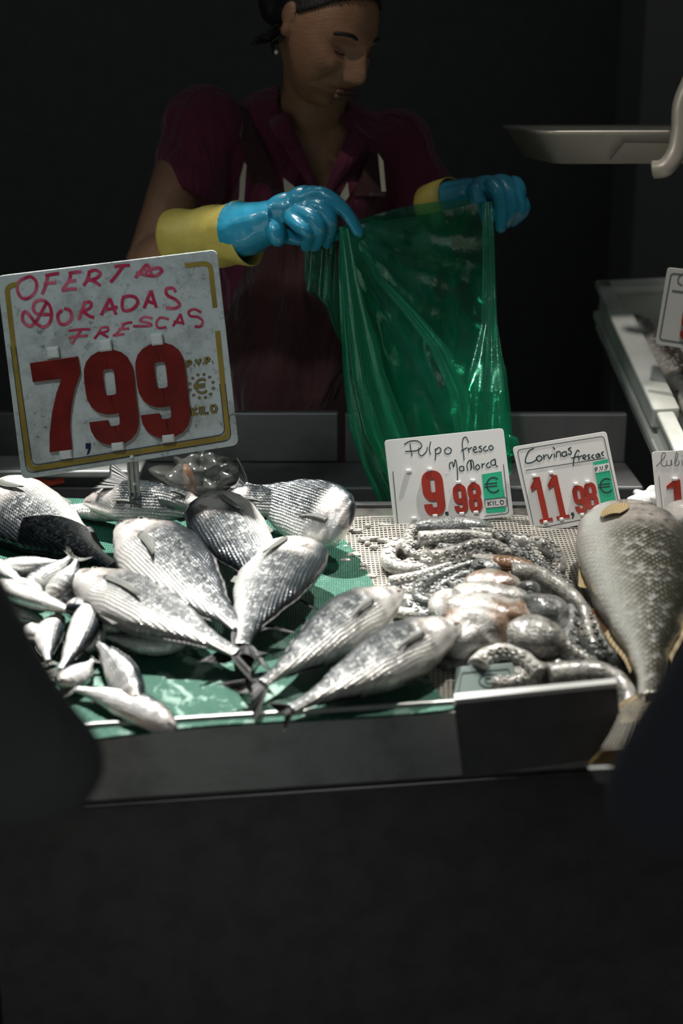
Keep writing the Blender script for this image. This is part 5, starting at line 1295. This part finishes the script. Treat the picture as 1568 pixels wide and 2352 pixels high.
# ================================================================ GREEN BAG
root = thing('plastic_bag', 'translucent green plastic carrier bag held open between both gloves', 'bag', at(1010, 1180, 2.22))
LE = [(782, 520), (776, 600), (782, 740), (788, 860), (800, 980), (835, 1080), (868, 1150), (892, 1195)]
RE = [(1132, 458), (1136, 560), (1140, 700), (1142, 780), (1162, 850), (1172, 940), (1176, 1010), (1172, 1090)]
def pl_at(P_, t):
    q = t * (len(P_) - 1); i = min(int(q), len(P_) - 2); f = q - i; return P_[i][0] + (P_[i + 1][0] - P_[i][0]) * f, P_[i][1] + (P_[i + 1][1] - P_[i][1]) * f
def bag_sheet(front):
    m = MB(); NU, NV = 90, 90
    for i in range(NV + 1):
        t = i / NV; l = pl_at(LE, t); r = pl_at(RE, t)
        for j in range(NU + 1):
            s = j / NU
            sag = -26 * math.sin(math.pi * s) * (1 - t) ** 3 * (1 if front else 1.25) * -1
            x = l[0] + (r[0] - l[0]) * s; y = l[1] + (r[1] - l[1]) * s + sag * (.25 if front else -.6)
            if t < .12 and s < .2: x = x
            Yb = 2.27 + .17 * s * (1 - t) + (-.03) * t
            # pleats fan out from the left pinch
            ang = math.atan2(y - 500, x - 760); am = min(1, math.hypot(x - 775, y - 520) / 300)
            pl_ = .016 * am * math.sin(ang * 17 + 2.2 * noise.noise(Vector((x * .006, y * .003, 0)))) * (.4 + .6 * t)
            pl2 = .010 * noise.noise(Vector((x * .012 + 5, y * .007, 3 if front else 9))) + .004 * noise.noise(Vector((x * .03, y * .02, 3))) * (1 - t)
            rt_ = .010 * math.sin(s * 30 + t * 3) * s * t
            bulge = math.sin(math.pi * s) * (.045 + .02 * t) * (1 - t ** 4)
            Y_ = Yb + (-bulge if front else bulge) + (pl_ + pl2 + rt_) * math.sin(math.pi * min(1, s * 1.0 + .04)) ** .4
            m.v.append(at(x, y, Y_))
    for i in range(NV):
        for j in range(NU):
            a = i * (NU + 1) + j; m.f.append((a, a + 1, a + NU + 2, a + NU + 1))
    return m
m = bag_sheet(True); m.build('front_sheet', M['bag'], root)
m = bag_sheet(False); m.build('back_sheet', M['bag'], root)
m = MB(); NU, NV = 24, 40                                  # side flap with a handle loop, hanging left of the pinch
for i in range(NV + 1):
    t = i / NV; xl = [(700, 572), (700, 640), (705, 668), (745, 700), (768, 760), (790, 800)]; l = pl_at(xl, t); r = pl_at([(770, 560), (776, 640), (782, 700), (785, 740), (788, 780), (792, 800)], t)
    for j in range(NU + 1):
        s = j / NU; x = l[0] + (r[0] - l[0]) * s; y = l[1] + (r[1] - l[1]) * s
        m.v.append(at(x, y, 2.31 + .012 * math.sin(s * 8 + t * 4) + .008 * noise.noise(Vector((x * .03, y * .02, 1)))))
for i in range(NV):
    for j in range(NU): a = i * (NU + 1) + j; m.f.append((a, a + 1, a + NU + 2, a + NU + 1))
m.build('side_gusset', M['bag'], root)
def layer(L_, R_, dY, amp, nm='folded_layer'):
    m = MB(); NU, NV = 30, 60
    for i in range(NV + 1):
        t = i / NV; l = pl_at(L_, t); r = pl_at(R_, t)
        for j in range(NU + 1):
            s = j / NU; x = l[0] + (r[0] - l[0]) * s; y = l[1] + (r[1] - l[1]) * s
            m.v.append(at(x, y, 2.245 - .035 * t + dY + .12 * max(0, (x - 900) / 300) * (1 - t) + amp * math.sin(s * 11 + t * 2) * (.2 + .8 * t) + .003 * noise.noise(Vector((x * .02, y * .01, dY * 40)))))
    for i in range(NV):
        for j in range(NU): a = i * (NU + 1) + j; m.f.append((a, a + 1, a + NU + 2, a + NU + 1))
    m.build(nm, M['bag'], root)
layer([(778, 520), (781, 640), (786, 760), (792, 860), (804, 980), (838, 1080), (893, 1190)], [(800, 525), (822, 640), (850, 740), (885, 860), (925, 960), (960, 1060), (985, 1180)], -.012, .010)
layer([(780, 530), (783, 640), (789, 760), (798, 870), (830, 1000), (880, 1100)], [(792, 530), (805, 640), (822, 760), (845, 880), (875, 1000), (930, 1120)], -.022, .007)
layer([(778, 520), (790, 640), (800, 760), (812, 870), (850, 1000), (900, 1100)], [(800, 525), (822, 640), (850, 740), (885, 860), (925, 960), (960, 1060)], -.030, .004)
layer([(815, 540), (860, 640), (925, 720), (985, 800), (1030, 900), (1050, 1040)], [(822, 540), (880, 640), (960, 720), (1030, 800), (1078, 900), (1100, 1040)], -.016, .004)
layer([(1108, 465), (1108, 600), (1105, 740), (1075, 860), (1050, 1040)], [(1131, 462), (1136, 600), (1141, 740), (1160, 860), (1172, 1040)], -.004, .006)
layer([(1085, 830), (1070, 900), (1065, 1050)], [(1150, 830), (1160, 900), (1172, 1050)], -.012, .006)
m = MB(); p = at(1172, 1022, 2.245); m.blob(p, (.014, .012, .020), None, 24, 18, .4, 70); m.build('corner_knot', M['bag'], root)

# ================================================================ CUSTOMERS IN THE FOREGROUND
def customer(label, cx, cy, sgn, elbow, wrist, lean, coat):
    """standing, back to the camera; sgn +1: the elbow seen is on its right-hand image side"""
    root = thing('person', label, 'person', (cx, cy, 0))
    el, wr = Vector(elbow), Vector(wrist); sh_ = Vector((cx + sgn * .17, cy, 1.36)); osh = Vector((cx - sgn * .17, cy, 1.36)); oel = Vector((cx - sgn * .27, cy + .02, 1.06)); owr = Vector((cx - sgn * .22, cy + .22, 1.0))
    def vol(m, k, legs=True):
        m.blob((cx, cy, 1.22), (.17 + k, .11 + k, .23 + k), None, 32, 24); m.blob((cx, cy, 1.0), (.155 + k, .115 + k, .2 + k), None, 32, 24); m.blob((cx, cy, .88), (.17 + k, .13 + k, .14 + k), None, 32, 20)
        m.tube([sh_, sh_.lerp(el, .5), el], [.060 + k, .052 + k, .044 + k], 18); m.blob(el, (.046 + k,) * 3)
        m.tube([osh, oel], [.060 + k, .044 + k], 18); m.blob(oel, (.045 + k,) * 3)
        m.tube([el, wr], [.044 + k, .030 + k], 18); m.tube([oel, owr], [.044 + k, .030 + k], 18)
    m = MB(); vol(m, 0); hr = rotm((0.05, 1, -.35), (0, 0, 1)); hc = Vector((cx, cy + .05, 1.60)); head_mesh(m, hr, hc, 1, 60, 50); m.tube([(cx, cy, 1.38), hc + Vector((0, -.01, -.03))], [.062, .055], 18)
    for s in (-1, 1):
        m.tube([(cx + s * .09, cy, .86), (cx + s * .10, cy + .01, .48), (cx + s * .10, cy, .10)], [.085, .058, .042], 18); m.blob((cx + s * .10, cy + .05, .045), (.042, .115, .045))
    for w_, e_ in ((wr, el), (owr, oel)):
        d = (w_ - e_).normalized(); sd = d.cross(Vector((0, 0, 1))).normalized(); m.blob(w_ + d * .05, (.036, .036, .020), None, 16, 12)
        for k, ln in ((-1.5, .06), (-.5, .075), (.5, .078), (1.5, .07)):
            q = w_ + d * .07 + sd * k * .018; m.tube([q, q + d * ln * .5 + Vector((0, 0, -.006)), q + d * ln * .85 + Vector((0, 0, -.025))], [.009, .0085, .0075], 8)
        q = w_ + d * .02 + sd * -.03; m.tube([q, q + d * .03 + sd * -.02, q + d * .06 + sd * -.022], [.011, .010, .008], 8)
    b = remeshed(m, .006, 2); b.build('body', M['skin'], root)
    m = MB(); vol(m, .016); m.blob(sh_, (.088, .088, .088)); m.blob(osh, (.088, .088, .088)); m.tube([(cx, cy, .95), (cx, cy, .74)], [.185, .20], 32, flat=.8, upv=(0, 1, 0)); c = remeshed(m, .009, 6)
    c.v = [p + Vector((noise.noise(p * 9), noise.noise(p * 9 + Vector((3, 1, 2))), 0)) * .012 for p in c.v]; c.build('coat', coat, root)
    m = MB()
    for s in (-1, 1): m.tube([(cx + s * .09, cy, .86), (cx + s * .10, cy + .01, .48), (cx + s * .10, cy, .09)], [.098, .075, .062], 20)
    m.build('trousers', M['rubber'], root)
    for s in (-1, 1): m = MB(); m.blob((cx + s * .10, cy + .045, .045), (.048, .135, .048), None, 20, 14); m.build('shoe', M['black'], root)
    m = MB(); m.blob(hc + Vector((0, -.022, .018)), (.086, .098, .115), None, 30, 22, .06, 30); m.build('hair', M['hair'], root)
customer('customer in a dark coat at the lower left, seen from behind, elbow bent', -.62, 1.13, 1, at(72, 1745, 1.14), at(10, 1830, 1.36), 0, M['rubber'])
customer('customer in dark navy at the lower right, seen from behind, elbow bent', .61, 1.10, -1, at(1558, 1815, 1.14), at(1600, 1850, 1.36), 0, M['navy'])
